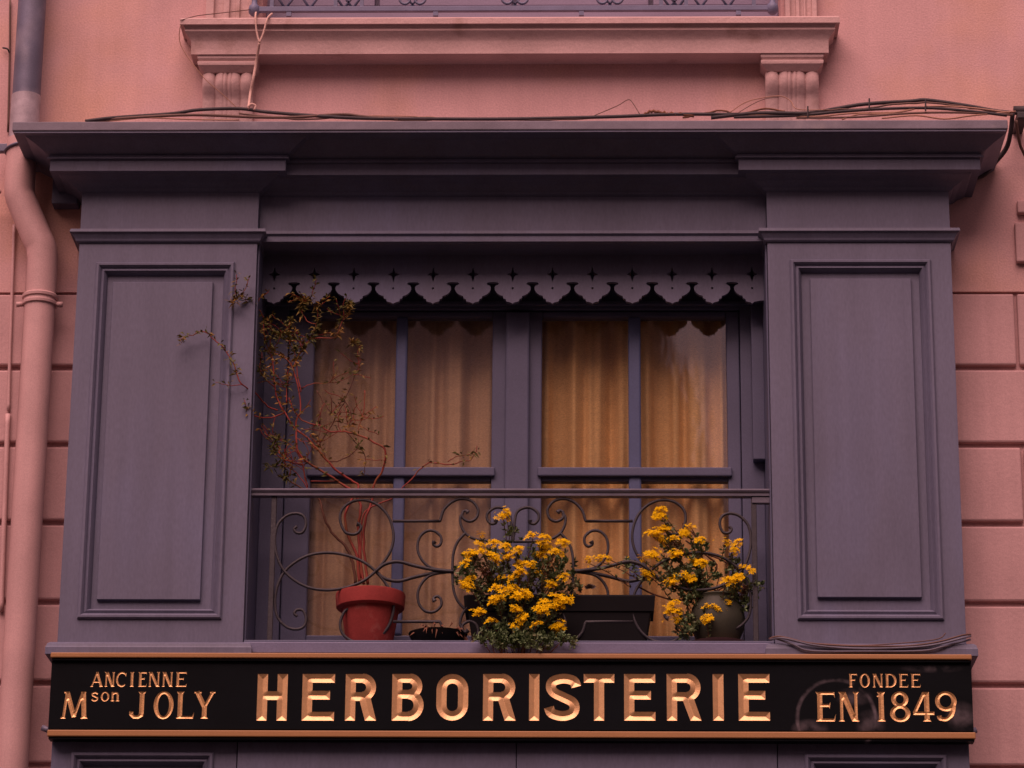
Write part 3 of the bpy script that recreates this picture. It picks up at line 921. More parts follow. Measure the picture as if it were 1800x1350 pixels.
all_adds, all_subs, board_polys = [], [], []
outer_rect = [(sx0, sz0), (sx1, sz0), (sx1, sz1), (sx0, sz1)]
hole_edges_v, hole_edges_e, hole_tests = [], [], []
for ch, a, b, y0, y1, fn in LETTERS:
    p0, p1 = at(a, y1, YS), at(b, y0, YS)
    xa, xb = X(a, (y0 + y1) / 2, YS), X(b, (y0 + y1) / 2, YS)
    za, zb_ = p0.z, p1.z
    h = zb_ - za
    W = (xb - xa) / h
    adds, subs = fn(ch, W)
    mp = lambda poly: [(xa + q[0] * h, za + q[1] * h) for q in poly]
    adds, subs = [mp(q) for q in adds], [mp(q) for q in subs]
    test = region(adds, subs)
    v, e = planar(adds + subs)
    P, T = cdt(v, e)
    cen = np.array([(P[t[0]] + P[t[1]] + P[t[2]]) / 3 for t in T])
    T1 = [t for t, q in zip(T, test(cen)) if q]
    be = boundary(T1)
    A = np.array([P[i] for i, j in be]); B = np.array([P[j] for i, j in be])
    step = 0.0016 if fn is bold else 0.0013
    gx, gz = np.meshgrid(np.arange(xa - .01, xb + .01, step), np.arange(za - .005, zb_ + .005, step))
    G = np.stack([gx.ravel(), gz.ravel()], 1)
    G = G[test(G)]
    d = np.full(len(G), 9.0)
    for i in range(len(A)):
        ab = B[i] - A[i]
        L2 = max(float(ab @ ab), 1e-12)
        tt = np.clip(((G - A[i]) @ ab) / L2, 0, 1)
        d = np.minimum(d, np.hypot(*(G - A[i] - tt[:, None] * ab).T))
    keep = d > step * .55
    G, d = G[keep], d[keep]
    used = sorted({i for k in be for i in k})
    mpi = {q: i for i, q in enumerate(used)}
    bv = [tuple(P[i]) for i in used]
    bed = [(mpi[i], mpi[j]) for i, j in be]
    P2, T2 = cdt(bv + [tuple(q) for q in G], bed)
    cen = np.array([(P2[t[0]] + P2[t[1]] + P2[t[2]]) / 3 for t in T2])
    T2 = [t for t, q in zip(T2, test(cen)) if q]
    # depth: look the sampled distance up again for every output vertex
    dd = np.full(len(P2), 9.0)
    for i in range(len(A)):
        ab = B[i] - A[i]
        L2 = max(float(ab @ ab), 1e-12)
        tt = np.clip(((P2 - A[i]) @ ab) / L2, 0, 1)
        dd = np.minimum(dd, np.hypot(*(P2 - A[i] - tt[:, None] * ab).T))
    slope = 0.45 if fn is bold else 0.5
    m = MB().add([(q[0], YS + .0004 + min(s_ * slope, .022), q[1]) for q, s_ in zip(P2, dd)], T2)
    m.build('letter', 'gold' if fn is bold else 'gold_dull', sign)
    o = len(hole_edges_v)
    hole_edges_v += bv
    hole_edges_e += [(i + o, j + o) for i, j in bed]
    hole_tests.append(test)
nb = len(hole_edges_v)
P, T = cdt(hole_edges_v + outer_rect, hole_edges_e + [(nb, nb + 1), (nb + 1, nb + 2), (nb + 2, nb + 3), (nb + 3, nb)])
cen = np.array([(P[t[0]] + P[t[1]] + P[t[2]]) / 3 for t in T])
bad = np.zeros(len(cen), bool)
for t in hole_tests: bad |= t(cen)
T = [t for t, q in zip(T, bad) if not q]
bd = MB().add([(p[0], YS, p[1]) for p in P], T)
bd.add([(sx0, YS, sz0), (sx1, YS, sz0), (sx1, YS, sz1), (sx0, YS, sz1), (sx0, .002, sz0), (sx1, .002, sz0), (sx1, .002, sz1), (sx0, .002, sz1)],
       [(0, 4, 5, 1), (1, 5, 6, 2), (2, 6, 7, 3), (3, 7, 4, 0), (4, 7, 6, 5)])
bd.build('board', 'black', sign)
for (ya, yb2, xa_, xb_) in ((1146.5, 1159, 89, 1708), (1283, 1298, 83, 1715)):
    yy = YS - .016
    z1, z0 = Z(ya, yy), Z(yb2, yy)
    a, b = X(xa_, ya, yy), X(xb_, ya, yy)
    bb = MB()
    bb.box(a, b, yy, YS + .03, z0 + .003, z1 - .003)
    bb.build('gilt_band', 'ochre', sign, bevel=.003)
    MB().box(a + .004, b - .004, yy + .006, YS + .03, z0 - .004, z0 + .002).build('band_fillet', 'black', sign)
for (pa, pz) in ((74, 1279), (1716, 1283)):
    c = at(pa, pz, -.01)
    MB().tube([(c.x, -.01, c.z), (c.x + (.03 if pa < 900 else -.03), -.012, c.z - .012)], .009, 8).build('hook', 'zinc', sign, smooth=True)

# ================================================================== handrail with scrolls in the window
YRL = 0.045
c0 = at(900, 1125, YRL)
rail = thing('window_railing', (0, YRL, ZSILL), 'wrought iron scrollwork railing under a painted handrail across the window recess', 'railing')
zr1, zr0 = Z(859, YRL), Z(873, YRL)
hr = MB()
hr.sweep([(X1 + .006, YRL + .018), (X2 - .002, YRL + .018)], [(0, zr1 - .002), (.012, zr1), (.030, zr1 - .003), (.036, zr1 - .009), (.034, zr1 - .014), (.030, zr0 + .008), (.030, zr0), (0, zr0)])
hr.build('handrail', 'rail_paint', rail, smooth=True, autosmooth=30)
MB().box(X2 - .06, X2 - .004, YRL - .008, YRL + .012, zr0 - .022, zr0 - .001).build('rail_bracket', 'rail_paint', rail, bevel=.002)
for px in (478, 1327):
    xx = X(px, 1000, YRL)
    MB().box(xx - .008, xx + .008, YRL - .004, YRL + .006, ZSILL + .002, zr0 - .001).build('upright', 'iron', rail, bevel=.002)
CX = 901.5
def c1(u, v): return (420 + u / 3.971, 700 + v / 3.971)
def c3(u, v): return (780 + u / 5.19, 880 + v / 5.19)
loop = [(832, 888), (818, 872), (806, 884), (818, 905), (845, 905), (856, 880)]
spi = lambda cx, cy, r0, r1, a0, a1, n=14: [(cx + (r0 + (r1 - r0) * i / n) * math.cos(R(a0 + (a1 - a0) * i / n)), cy + (r0 + (r1 - r0) * i / n) * math.sin(R(a0 + (a1 - a0) * i / n))) for i in range(n + 1)]
cur = {}
cur['a'] = [c1(*q) for q in ([(824, 878), (842, 884), (852, 905), (830, 940), (790, 950), (738, 930), (706, 850), (722, 775), (790, 722), (880, 712), (970, 745), (1040, 820), (1075, 920), (1075, 1010), (1040, 1100), (955, 1207), (850, 1285), (700, 1332), (560, 1336),
             (440, 1302), (330, 1222), (272, 1120), (250, 1000), (268, 890), (330, 822), (400, 804), (452, 825), (468, 880), (445, 935), (405, 940), (385, 915), (405, 895)])]
cur['b'] = [c1(*q) for q in [(955, 1207), (1010, 1163), (1080, 1142), (1140, 1145), (1210, 1165), (1330, 1192), (1430, 1204), (1500, 1207)]]
cur['c'] = [c1(*q) for q in [(1440, 1202), (1350, 1187), (1290, 1145), (1250, 1070), (1255, 985), (1300, 932), (1360, 926), (1408, 965), (1410, 1012), (1385, 1035), (1358, 1020), (1365, 1000)]]
cur['d'] = [c1(*q) for q in [(1075, 858), (1240, 858), (1400, 858), (1408, 845), (1430, 780), (1490, 722), (1560, 702), (1630, 722), (1670, 780), (1655, 838), (1610, 860), (1565, 838), (1560, 800), (1582, 785), (1600, 798)]]
cur['e'] = [c1(*q) for q in [(1565, 800), (1545, 835), (1550, 885), (1580, 942), (1640, 980)]] + [c3(400, 368), c3(500, 372), c3(628, 374)]
cur['f'] = [c1(*q) for q in [(1580, 942), (1525, 1005), (1496, 1090), (1490, 1207)]]
cur['g'] = [c3(628, 374), c3(622, 300), c3(615, 200), c3(595, 110), c3(540, 70), c3(470, 65), c3(405, 110), c3(395, 165), c3(430, 210), c3(470, 205), c3(475, 180)]
def mirx(p): return [(2 * CX - a, b) for a, b in p]
MY = 700 + 1207 / 3.971
def miry(p): return [(a, 2 * MY - b) for a, b in p]
for k, p in cur.items():
    for hx in (0, 1):
        for hy in (0, 1):
            if k == 'g' and hy: continue
            q = mirx(p) if hx else p
            q = miry(q) if hy else q
            dy = (.006 if hy else 0)
            pts3 = []
            for a, b in q:
                w3 = at(a, b, YRL)
                pts3.append((w3.x, YRL + dy, w3.z))
            sp = smoothpath(pts3, 5) if k != 'd' else pts3[:2] + smoothpath(pts3[2:], 5)
            n = len(sp)
            thick = .0047 if k != 'b' else .0056
            rs = [thick] * n
            if k in 'acdeg':
                for i in range(6):                      # forged knob at the inner end of the scroll
                    j = -1 - i if k in 'cdg' else i
                    if k in 'cdg' or k == 'a': rs[j] = thick * (1.75 - .13 * i)
            sp = [Vector((v.x, v.y, max(v.z, ZSILL + .003))) if isinstance(v, Vector) else Vector(v) for v in sp]
            MB().tube(sp, rs, 6, flat=1.15).build('scroll', 'iron', rail, smooth=True)

# ================================================================== curtains
def curtain(x0, x1, seed, label, mat='curtain'):
    r = random.Random(seed)
    n = 300
    ph = [(r.uniform(15, 20), r.uniform(0, 6.28), .5), (r.uniform(32, 40), r.uniform(0, 6.28), .48), (r.uniform(60, 75), r.uniform(0, 6.28), .20), (r.uniform(115, 140), r.uniform(0, 6.28), .05)]
    zz0, zz1 = ZSILL - .06, ztop - .05
    nz = 24
    vs, fs = [], []
    for j in range(nz + 1):
        t = j / nz
        z = zz0 + (zz1 - zz0) * t
        for i in range(n + 1):
            u = i / n
            x = x0 + (x1 - x0) * u
            a = 0
            for (f, p0, am) in ph:
                a += am * math.sin(f * (x - x0) * 2.0 + p0 + .5 * math.sin(3 * t + f))
            a = math.copysign(abs(a) ** .8, a)
            vs.append((x, YF + .095 + .034 * a * (1 - .25 * t), z))
    for j in range(nz):
        for i in range(n):
            q = j * (n + 1) + i
            fs.append((q, q + 1, q + n + 2, q + n + 1))
    o = MB().add(vs, fs).build('curtain', mat, smooth=True)
    return tag(o, label, 'curtain')


curtain(X1 - .03, wx(905), 3, 'ochre curtain with shade mixed into its colour, hanging behind the left casement, behind the red-twigged plant', 'curtain_shaded')
curtain(wx(903), X2 + .03, 11, 'ochre curtain hanging behind the right casement')

# ================================================================== pots and plants on the sill
YP = 0.105
def lathe_thing(name, px, mat, label, cat, prof, Y=YP, partname='body', soil=None, z=None):
    x = X(px, 1110, Y)
    t = thing(name, (x, Y, z if z else ZSILL), label, cat)
    MB().lathe((x, Y, z if z else ZSILL), prof).build(partname, mat, t, smooth=True, autosmooth=40)
    if soil:
        r, zz_ = soil
        MB().lathe((x, Y, z if z else ZSILL), [(0.0, zz_ + .006), (r * .6, zz_ + .004), (r, zz_)]).build('soil', 'soil', t, smooth=True)
    return t


s_ = 0.96
pot = lathe_thing('flower_pot', 650, 'terracotta', 'red terracotta pot standing behind the left half of the railing', 'flower pot',
            [(0, .002), (.066, .002), (.068, .006), (.088, .128), (.088, .131)], soil=(.094, .165))
px_, zr_ = X(650, 1110, YP), ZSILL
MB().lathe((px_, YP, zr_), [(.088, .128), (.100, .130), (.104, .134), (.107, .172), (.105, .178), (.100, .180), (.095, .176), (.093, .160)]).build('rim', 'terracotta', pot, smooth=True, autosmooth=40)
# long black trough
tx0, tx1 = X(816, 1080, YP), X(1151, 1060, YP)
trough = thing('planter_trough', ((tx0 + tx1) / 2, YP, ZSILL), 'long black plastic trough behind the middle of the railing', 'planter')
zt1, zt2 = Z(1046, YP - .06), Z(1073, YP - .06)
MB().add([(tx0 + .03, YP - .05, ZSILL + .001), (tx1 - .03, YP - .05, ZSILL + .001), (tx1 - .03, YP + .05, ZSILL + .001), (tx0 + .03, YP + .05, ZSILL + .001),
          (tx0 + .012, YP - .06, zt2), (tx1 - .012, YP - .06, zt2), (tx1 - .012, YP + .06, zt2), (tx0 + .012, YP + .06, zt2)],
         [(0, 3, 2, 1), (0, 1, 5, 4), (1, 2, 6, 5), (2, 3, 7, 6), (3, 0, 4, 7)]).build('body', 'plastic', trough, bevel=.004)
MB().sweep([(tx0 + .01, YP - .058), (tx1 - .01, YP - .058), (tx1 - .01, YP + .058), (tx0 + .01, YP + .058), (tx0 + .01, YP - .058)], [(0, zt1), (.008, zt1), (.010, zt1 - .005), (.006, zt2 - .002), (0, zt2 - .002)]).build('rim', 'plastic', trough)
MB().box(tx0 + .012, tx1 - .012, YP - .056, YP + .056, zt2 + .001, zt1 - .014).build('soil', 'soil', trough)
# olive glazed pot at the right, on a saucer
olive = lathe_thing('flower_pot', 1262, 'olive_pot', 'round olive-brown glazed pot at the right end of the sill', 'flower pot',
            [(0, .016), (.050, .016), (.062, .03), (.080, .07), (.084, .10), (.078, .135), (.066, .155), (.066, .162), (.070, .168), (.066, .172), (.060, .165), (.058, .150)], soil=(.060, .152), Y=.10)
xo = X(1262, 1110, .10)
MB().lathe((xo, .10, ZSILL), [(0, .002), (.070, .002), (.090, .018), (.094, .022), (.088, .022), (.070, .009), (0, .009)]).build('saucer', 'saucer', olive, smooth=True, autosmooth=40)
bowl = lathe_thing('plant_bowl', 770, 'plastic', 'low black bowl of withered plants between the terracotta pot and the trough', 'bowl',
            [(0, .002), (.055, .002), (.075, .02), (.088, .045), (.090, .050), (.084, .050), (.074, .035)], soil=(.076, .036), Y=.09)


def leaf_geo(mb, p, d, L, wd, droop=.25, rr=rnd):
    d = Vector(d).normalized()
    s1 = d.cross(Vector((rr.uniform(-1, 1), rr.uniform(-1, 1), rr.uniform(-1, 1))))
    if s1.length < 1e-3: s1 = d.cross(Vector((1, 0, 0)))
    s1.normalize()
    nn = s1.cross(d)
    p = Vector(p)
    mid = p + d * L * .5 + nn * L * .12
    tip = p + d * L - Vector((0, 0, droop * L))
    mb.add([p, mid + s1 * wd / 2, tip, mid - s1 * wd / 2, mid - nn * wd * .18], [(0, 1, 4), (1, 2, 4), (2, 3, 4), (3, 0, 4)])


# --- the tall red-twigged plant
willow = thing('twiggy_shrub', (px_, YP, ZSILL + .17), 'sprawling red-twigged shrub with sparse olive leaves growing from the red pot', 'plant')
def z1c(u, v): return (310 + u / 4.5, 490 + v / 4.5)
def depth(px, py):
    t = min(max((py - 860) / -330.0, 0), 1)       # 0 behind the handrail, 1 at the top
    y = .125 - .01 * t
    if py < 850:
        y = .125 - min(1, (850 - py) / 60) * .03
    if px < 470: y -= min(1, (470 - px) / 45) * .12 * (1 if py < 830 else max(0, (855 - py) / 25))
    return y
def w3(p): return at(p[0], p[1], depth(*p))
stems = [
    ([c1(*q) for q in [(815, 1300), (795, 1150), (740, 1030), (660, 950), (610, 870), (580, 770), (558, 700), (500, 655), (435, 625), (340, 570), (270, 540)]], .0052),
    ([c1(*q) for q in [(840, 1300), (822, 1100), (782, 1000), (742, 880), (752, 780), (800, 690), (835, 620), (800, 580), (700, 520), (620, 440), (540, 350), (470, 270), (380, 200), (320, 100)]] + [z1c(*q) for q in [(800, 950), (772, 800), (762, 650), (722, 530), (692, 430), (690, 345)]], .0048),
    ([c1(*q) for q in [(870, 1300), (842, 1080), (832, 900), (850, 750), (790, 650), (700, 590), (600, 520), (480, 450), (412, 370), (402, 250), (400, 150)]] + [z1c(*q) for q in [(985, 1040), (960, 850), (905, 675), (830, 612), (780, 590)]], .0048),
    ([c1(*q) for q in [(900, 1300), (872, 1050), (880, 870), (935, 700), (945, 600), (1005, 500), (1022, 370), (970, 322), (850, 262), (740, 233), (640, 232), (560, 190), (440, 150), (370, 60), (350, 0)]], .0045),
    ([c1(*q) for q in [(850, 1250), (850, 1000), (868, 810), (960, 742), (1060, 700), (1180, 590), (1260, 500), (1330, 452), (1470, 462), (1560, 440), (1620, 430), (1655, 370), (1660, 330)]], .0030),
    ([c1(*q) for q in [(1460, 440), (1500, 415), (1560, 400), (1640, 385)]], .0018),
    ([c1(*q) for q in [(620, 440), (680, 440), (770, 405), (840, 350), (882, 412), (872, 540)]], .0024),
    ([c1(*q) for q in [(750, 240), (800, 290), (840, 350)]], .0020),
    ([c1(*q) for q in [(560, 90), (572, 180), (560, 300), (620, 440)]], .0024),
    ([c1(*q) for q in [(550, 340), (640, 200), (690, 100), (740, 20)]] + [z1c(*q) for q in [(1330, 960), (1400, 800), (1450, 640), (1440, 540), (1390, 500)]], .0024),
    ([z1c(*q) for q in [(1330, 960), (1380, 1060), (1370, 1160)]], .0018),
    ([z1c(*q) for q in [(1110, 880), (1180, 1000), (1280, 1110), (1370, 1165)]], .0018),
    ([z1c(*q) for q in [(1490, 880), (1480, 1050), (1440, 1200), (1450, 1340)]], .0018),
    ([z1c(*q) for q in [(850, 1060), (750, 1100), (620, 1085), (565, 1045), (540, 960)]], .0026),
    ([z1c(*q) for q in [(800, 1040), (700, 990), (620, 900), (520, 840), (480, 760), (450, 665), (385, 565), (300, 482), (220, 415), (130, 445), (50, 465), (40, 510)]], .0026),
    ([z1c(*q) for q in [(520, 840), (430, 845), (310, 815)]], .0016),
    ([z1c(*q) for q in [(700, 330), (650, 240), (580, 200), (500, 140), (450, 190)]], .0020),
    ([z1c(*q) for q in [(780, 862), (700, 792), (665, 725)]], .0022),
    ([z1c(*q) for q in [(930, 700), (950, 640), (1000, 560), (1060, 470), (1110, 360), (1120, 200)]], .0026),
    ([z1c(*q) for q in [(1060, 470), (1180, 470), (1260, 460), (1310, 350), (1370, 240), (1370, 190)]], .0020),
    ([z1c(*q) for q in [(985, 900), (960, 760), (940, 600), (890, 480), (900, 330)]], .0022),
    ([z1c(*q) for q in [(1000, 560), (940, 460), (850, 440), (780, 440)]], .0018),
    ([z1c(*q) for q in [(1110, 360), (1030, 330), (990, 230), (1020, 180), (1060, 170)]], .0018),
    ([z1c(*q) for q in [(870, 980), (870, 860), (890, 760)]], .0022),
    ([z1c(*q) for q in [(1000, 860), (1090, 830), (1250, 820), (1400, 760)]], .0016),
    ([c1(*q) for q in [(470, 580), (420, 400), (330, 300), (230, 280)]], .0022),
    ([c1(*q) for q in [(450, 470), (330, 430), (250, 380), (260, 310)]], .0020),
    ([c1(*q) for q in [(500, 580), (700, 575)]], .0022),
    ([c1(*q) for q in [(360, 480), (350, 540), (300, 560)]], .0018),
    ([c1(*q) for q in [(480, 620), (450, 500), (470, 440)]], .0020),
    ([c1(*q) for q in [(500, 655), (400, 520), (290, 470), (200, 480)]], .0018),
]
lf = MB()
rw = random.Random(21)
for i, (p, r0) in enumerate(stems):
    q = [w3(a) for a in p]
    sp = smoothpath(q, 4)
    n = len(sp)
    sp = [v + Vector((rw.uniform(-1, 1), rw.uniform(-1, 1), rw.uniform(-1, 1))) * .0016 for v in sp]
    rs = [r0 * (1 - .62 * j / n) for j in range(n)]
    MB().tube(sp, rs, 5).build('stem', 'twig' if i not in (0, 6, 7, 8, 9, 10, 11) else 'trunk', willow, smooth=True)
    dens = 3 if i > 4 else 1.6
    for j, v in enumerate(sp):
        px, py = p[min(int(j / n * len(p)), len(p) - 1)]
        if py > 845: continue
        if j < n * .35 and i != 25: continue
        nl = rw.random()
        lush = 3.2 if py < 640 and px < 620 else (2.2 if px < 520 else .8)
        if 13 <= i <= 15: lush = 1.0
        for k in range(int(lush * dens * (.4 + nl))):
            dirv = Vector((rw.uniform(-1, 1), rw.uniform(-.9, .3), rw.uniform(-.5, 1)))
            leaf_geo(lf, v + Vector((rw.uniform(-1, 1), rw.uniform(-1, .4), rw.uniform(-1, 1))) * .006, dirv, rw.uniform(.013, .029), rw.uniform(.0045, .0085), rr=rw)
    # side twigs
    if i not in (4, 5, 6, 7, 13, 14, 15):
        for k in range(4):
            j = rw.randrange(int(n * .4), n)
            px, py = p[min(int(j / n * len(p)), len(p) - 1)]
            if py > 840: continue
            d = Vector((rw.uniform(-1, .6), rw.uniform(-.5, .2), rw.uniform(-.2, 1))).normalized()
            pts = [sp[j]]
            for m_ in range(4):
                d = (d + Vector((rw.uniform(-.5, .5), rw.uniform(-.3, .3), rw.uniform(-.3, .5)))).normalized()
                pts.append(pts[-1] + d * .018)
            if pts[-1].y > YF - .03: continue
            MB().tube(smoothpath(pts, 2), .0011, 4).build('twig', 'twig', willow)
            for v in pts[1:]:
                for _ in range(3 if px < 620 and py < 660 else 1):
                    leaf_geo(lf, v, (rw.uniform(-1, 1), rw.uniform(-1, .2), rw.uniform(-.5, 1)), rw.uniform(.012, .026), rw.uniform(.004, .008), rr=rw)
tag(lf.build('leaves', 'willow_leaf', willow), kind='stuff')


# --- yellow flowering succulents
def floret_cluster(n, seed):
    r = random.Random(seed)
    mb = MB()
    for _ in range(n):
        c = Vector((r.gauss(0, .0105), r.gauss(0, .006), r.gauss(0, .006)))
        nn = (c * 30 + Vector((r.uniform(-.3, .3), -.7, .6 + r.uniform(-.3, .3)))).normalized()
        u = nn.cross(Vector((0, 0, 1)) if abs(nn.z) < .9 else Vector((1, 0, 0))).normalized()
        v = nn.cross(u)
        rad = r.uniform(.0070, .0098)
        a0 = r.uniform(0, 6.28)
        vs, fs = [c - nn * .0012], []
        for k in range(5):
            a = a0 + k * 1.2566
            tip = c + (u * math.cos(a) + v * math.sin(a)) * rad + nn * .001
            s1 = c + (u * math.cos(a + .42) + v * math.sin(a + .42)) * rad * .55 + nn * .0004
            s2 = c + (u * math.cos(a - .42) + v * math.sin(a - .42)) * rad * .55 + nn * .0004
            b = len(vs)
            vs += [s2, tip, s1]
            fs.append((0, b, b + 1, b + 2))
        mb.add(vs, fs)
    return mb


proto_mesh = []
for k, n in enumerate((14, 22, 30, 38)):
    for s2 in range(2):
        mb = floret_cluster(n, 50 + k * 2 + s2)
        me = bpy.data.meshes.new('flower_cluster')
        me.from_pydata(mb.v, [], mb.f)
        me.materials.append(M['petal'])
        proto_mesh.append(me)


def yellow_plant(root, flowers, clumps, seed, base, Yc, front):
    r = random.Random(seed)
    off = LOC[root]
    leaves = MB()
    stem_mb = []
    for (px, py, sz) in flowers:
        y = Yc - front + r.uniform(-.02, .03)
        p = at(px, py, y)
        me = proto_mesh[min(3, int(sz * 2)) * 2 + r.randrange(2)]
        o = bpy.data.objects.new('flower_cluster', me)
        COL.objects.link(o)
        o.parent = root
        o.location = p - off
        k = .75 + .30 * sz
        o.scale = (k * r.uniform(.9, 1.2), k, k * r.uniform(.8, 1.1))
        o.rotation_euler = (r.uniform(-.3, .3), r.uniform(-.5, .5), r.uniform(-.5, .5))
        # a short stem running down and back into the plant
        b = Vector((p.x + (base.x - p.x) * .35, y + .04, p.z - .05 - r.uniform(0, .03)))
        stem_mb.append(smoothpath([p + Vector((0, .004, -.004)), (p + b) / 2 + Vector((r.uniform(-.006, .006), 0, .004)), b], 3))
        for q in stem_mb[-1][2:]:
            for _ in range(4):
                leaf_geo(leaves, q, (r.uniform(-1, 1), r.uniform(-1, .2), r.uniform(-.2, .9)), r.uniform(.010, .018), r.uniform(.005, .008), 0, r)
    for (px, py, rx, ry, n) in clumps:
        for _ in range(int(n * 1.7)):
            a, q = r.uniform(0, 6.28), r.random() ** .5
            x_, y_ = px + rx * q * math.cos(a), py + ry * q * math.sin(a)
            y = Yc - front * .75 * (1 - .6 * q * q) + r.uniform(-.02, .045)
            if py > 1115: y = r.uniform(-.06, -.025)      # shoots hanging over the edge of the sill
            c = at(x_, y_, y)
            ax = Vector((r.uniform(-.7, .7), -.6, r.uniform(.1, .9))).normalized()
            for k in range(r.randrange(9, 15)):
                d = ax * r.uniform(.1, 1) + Vector((r.uniform(-1, 1), r.uniform(-1, 1), r.uniform(-1, 1))) * .8
                leaf_geo(leaves, c + ax * r.uniform(-.01, .004), d, r.uniform(.010, .019), r.uniform(.0060, .0095), 0, r)
            if r.random() < .2:
                b = Vector((c.x + (base.x - c.x) * .3, y + .03, c.z - .045))
                stem_mb.append([c, (c + b) / 2 + Vector((r.uniform(-.006, .006), 0, 0)), b])
    sb = MB()
    for s3 in stem_mb: sb.tube(s3, .0013, 4)
    tag(sb.build('stems', 'trunk', root), kind='stuff')
    tag(leaves.build('foliage', 'leaf', root), kind='stuff')


xc = X(905, 1060, YP)
sedum = thing('flowering_succulent', (xc, YP, zt1 - .01), 'bushy succulent covered in yellow flower heads, spilling over the sill from the black trough', 'plant')
f1 = [(550, 100, .3), (540, 150, .8), (335, 400, .9), (450, 380, .7), (560, 410, .7), (680, 440, .7), (255, 480, 1), (355, 470, .6), (470, 510, 1.1), (590, 500, 1), (190, 565, .8), (815, 322, .9), (930, 330, .7), (905, 400, 1.2), (880, 480, 1.4), (1030, 470, .7),
      (1090, 375, .8), (720, 575, .8), (790, 590, .4), (850, 655, .3), (710, 645, 1.0), (630, 705, .9), (200, 765, 1), (230, 720, .5), (490, 800, .8), (475, 890, 1.8), (700, 860, 1.5), (610, 805, .9), (760, 850, 1.2), (990, 765, 1), (1090, 690, .8), (1100, 900, 1.8), (1050, 960, 1.4),
      (1020, 870, .7), (890, 980, 1.3), (920, 920, .7), (665, 990, 1.2), (330, 1015, 1.2), (720, 1075, 1.4), (435, 1095, .5), (845, 1130, .7), (1035, 1140, 1), (1060, 1195, .8), (325, 305, .3), (640, 1150, .3), (520, 700, .3)]
yellow_plant(sedum, [(*c3(u, v), s) for u, v, s in f1],
             [(845, 1000, 42, 36, 40), (905, 1000, 60, 50, 34), (965, 1000, 45, 40, 30), (880, 1060, 55, 48, 44), (950, 1075, 60, 45, 46), (930, 1110, 65, 22, 34), (880, 1118, 50, 18, 26), (955, 1126, 58, 14, 32), (900, 1128, 40, 10, 16), (985, 1040, 35, 35, 18), (900, 935, 8, 12, 5), (818, 1010, 18, 30, 10), (960, 985, 35, 25, 12), (1010, 1020, 14, 30, 6)],
             5, Vector((xc, YP, zt1)), YP, .13)
f2 = [(360, 80, .5), (355, 130, 1.2), (320, 290, 1.3), (400, 255, 1.1), (250, 290, .6), (375, 345, 1.1), (590, 285, 1), (650, 235, .4), (490, 340, .4), (730, 352, .5), (290, 485, 1.2), (510, 485, 1.2), (680, 545, 1.4), (740, 560, .6), (240, 660, 1), (540, 690, 1.5), (470, 745, 1.1), (635, 715, 1),
      (960, 372, .4), (1060, 385, .7), (1050, 450, .5), (1110, 600, .3), (1185, 622, .4), (1060, 715, 1), (980, 725, .6), (1060, 790, .6), (1085, 685, .4), (470, 1010, 1.4), (480, 945, .6), (520, 1000, .8), (490, 1080, .4), (900, 985, 1), (800, 1080, 1), (820, 970, .7), (950, 940, .7), (180, 520, .3)]
xc2 = X(1255, 1060, .1)
sedum2 = thing('flowering_succulent', (xc2, .10, ZSILL + .16), 'lankier succulent with scattered yellow flower heads growing from the olive pot', 'plant')
def c4(u, v): return (1090 + u / 5.19, 880 + v / 5.19)
yellow_plant(sedum2, [(*c4(u, v), s) for u, v, s in f2] + [(1030, 985, .3), (1050, 983, .4), (1068, 980, .5)],
             [(1180, 955, 18, 14, 10), (1200, 990, 45, 22, 22), (1185, 1020, 45, 22, 22), (1235, 1010, 30, 28, 18), (1230, 965, 16, 14, 9), (1215, 1050, 20, 35, 18), (1205, 1100, 24, 20, 18), (1295, 1030, 26, 20, 14), (1305, 1055, 18, 18, 10), (1240, 1090, 26, 26, 9), (1110, 990, 8, 12, 4), (1285, 995, 20, 12, 5), (1325, 1030, 16, 14, 5)],
             9, Vector((xc2, .1, ZSILL + .16)), .10, .09)
sb = MB()
for p in ([(1215, 1045), (1260, 1000), (1240, 975), (1205, 950)], [(1250, 1045), (1290, 1020), (1300, 1005), (1270, 985), (1245, 975)], [(1230, 1050), (1190, 1055), (1150, 1045), (1120, 1030)], [(1225, 950), (1235, 960), (1220, 940), (1200, 920)], [(1262, 1040), (1235, 1030), (1210, 1050), (1212, 1095)]):
    sb.tube(smoothpath([at(a, b, .07) for a, b in p], 4), .0028, 5)
sb.build('branch', 'trunk', sedum2, smooth=True)
# small pale rosette in the trough, dry leaves in the bowl
rc = at(1037, 1034, .08)
ros = MB()
rr = random.Random(4)
for k in range(34):
    a = k * 2.4
    el = .2 + .035 * k
    leaf_geo(ros, rc, (math.cos(a) * math.cos(el), math.sin(a) * math.cos(el) - .2, math.sin(el)), .022 * (1 - .012 * k), .010, 0, rr)
tag(ros.build('rosette_succulent', 'rosette'), 'small pale greyish-pink rosette succulent at the rim of the black trough', 'plant')
xb_ = X(770, 1110, .09)
dry = MB()
for k in range(60):
    a = rr.uniform(0, 6.28); q = rr.random() ** .5 * .08
    p = Vector((xb_ + q * math.cos(a), .09 + q * math.sin(a), ZSILL + .045 + rr.uniform(0, .01)))
    leaf_geo(dry, p, (math.cos(a), math.sin(a) - .3, rr.uniform(-.6, .9)), rr.uniform(.02, .045), rr.uniform(.006, .012), .5, rr)
tag(dry.build('withered_plant', 'dry_leaf'), 'withered brown foliage drooping over the low black bowl', 'plant')

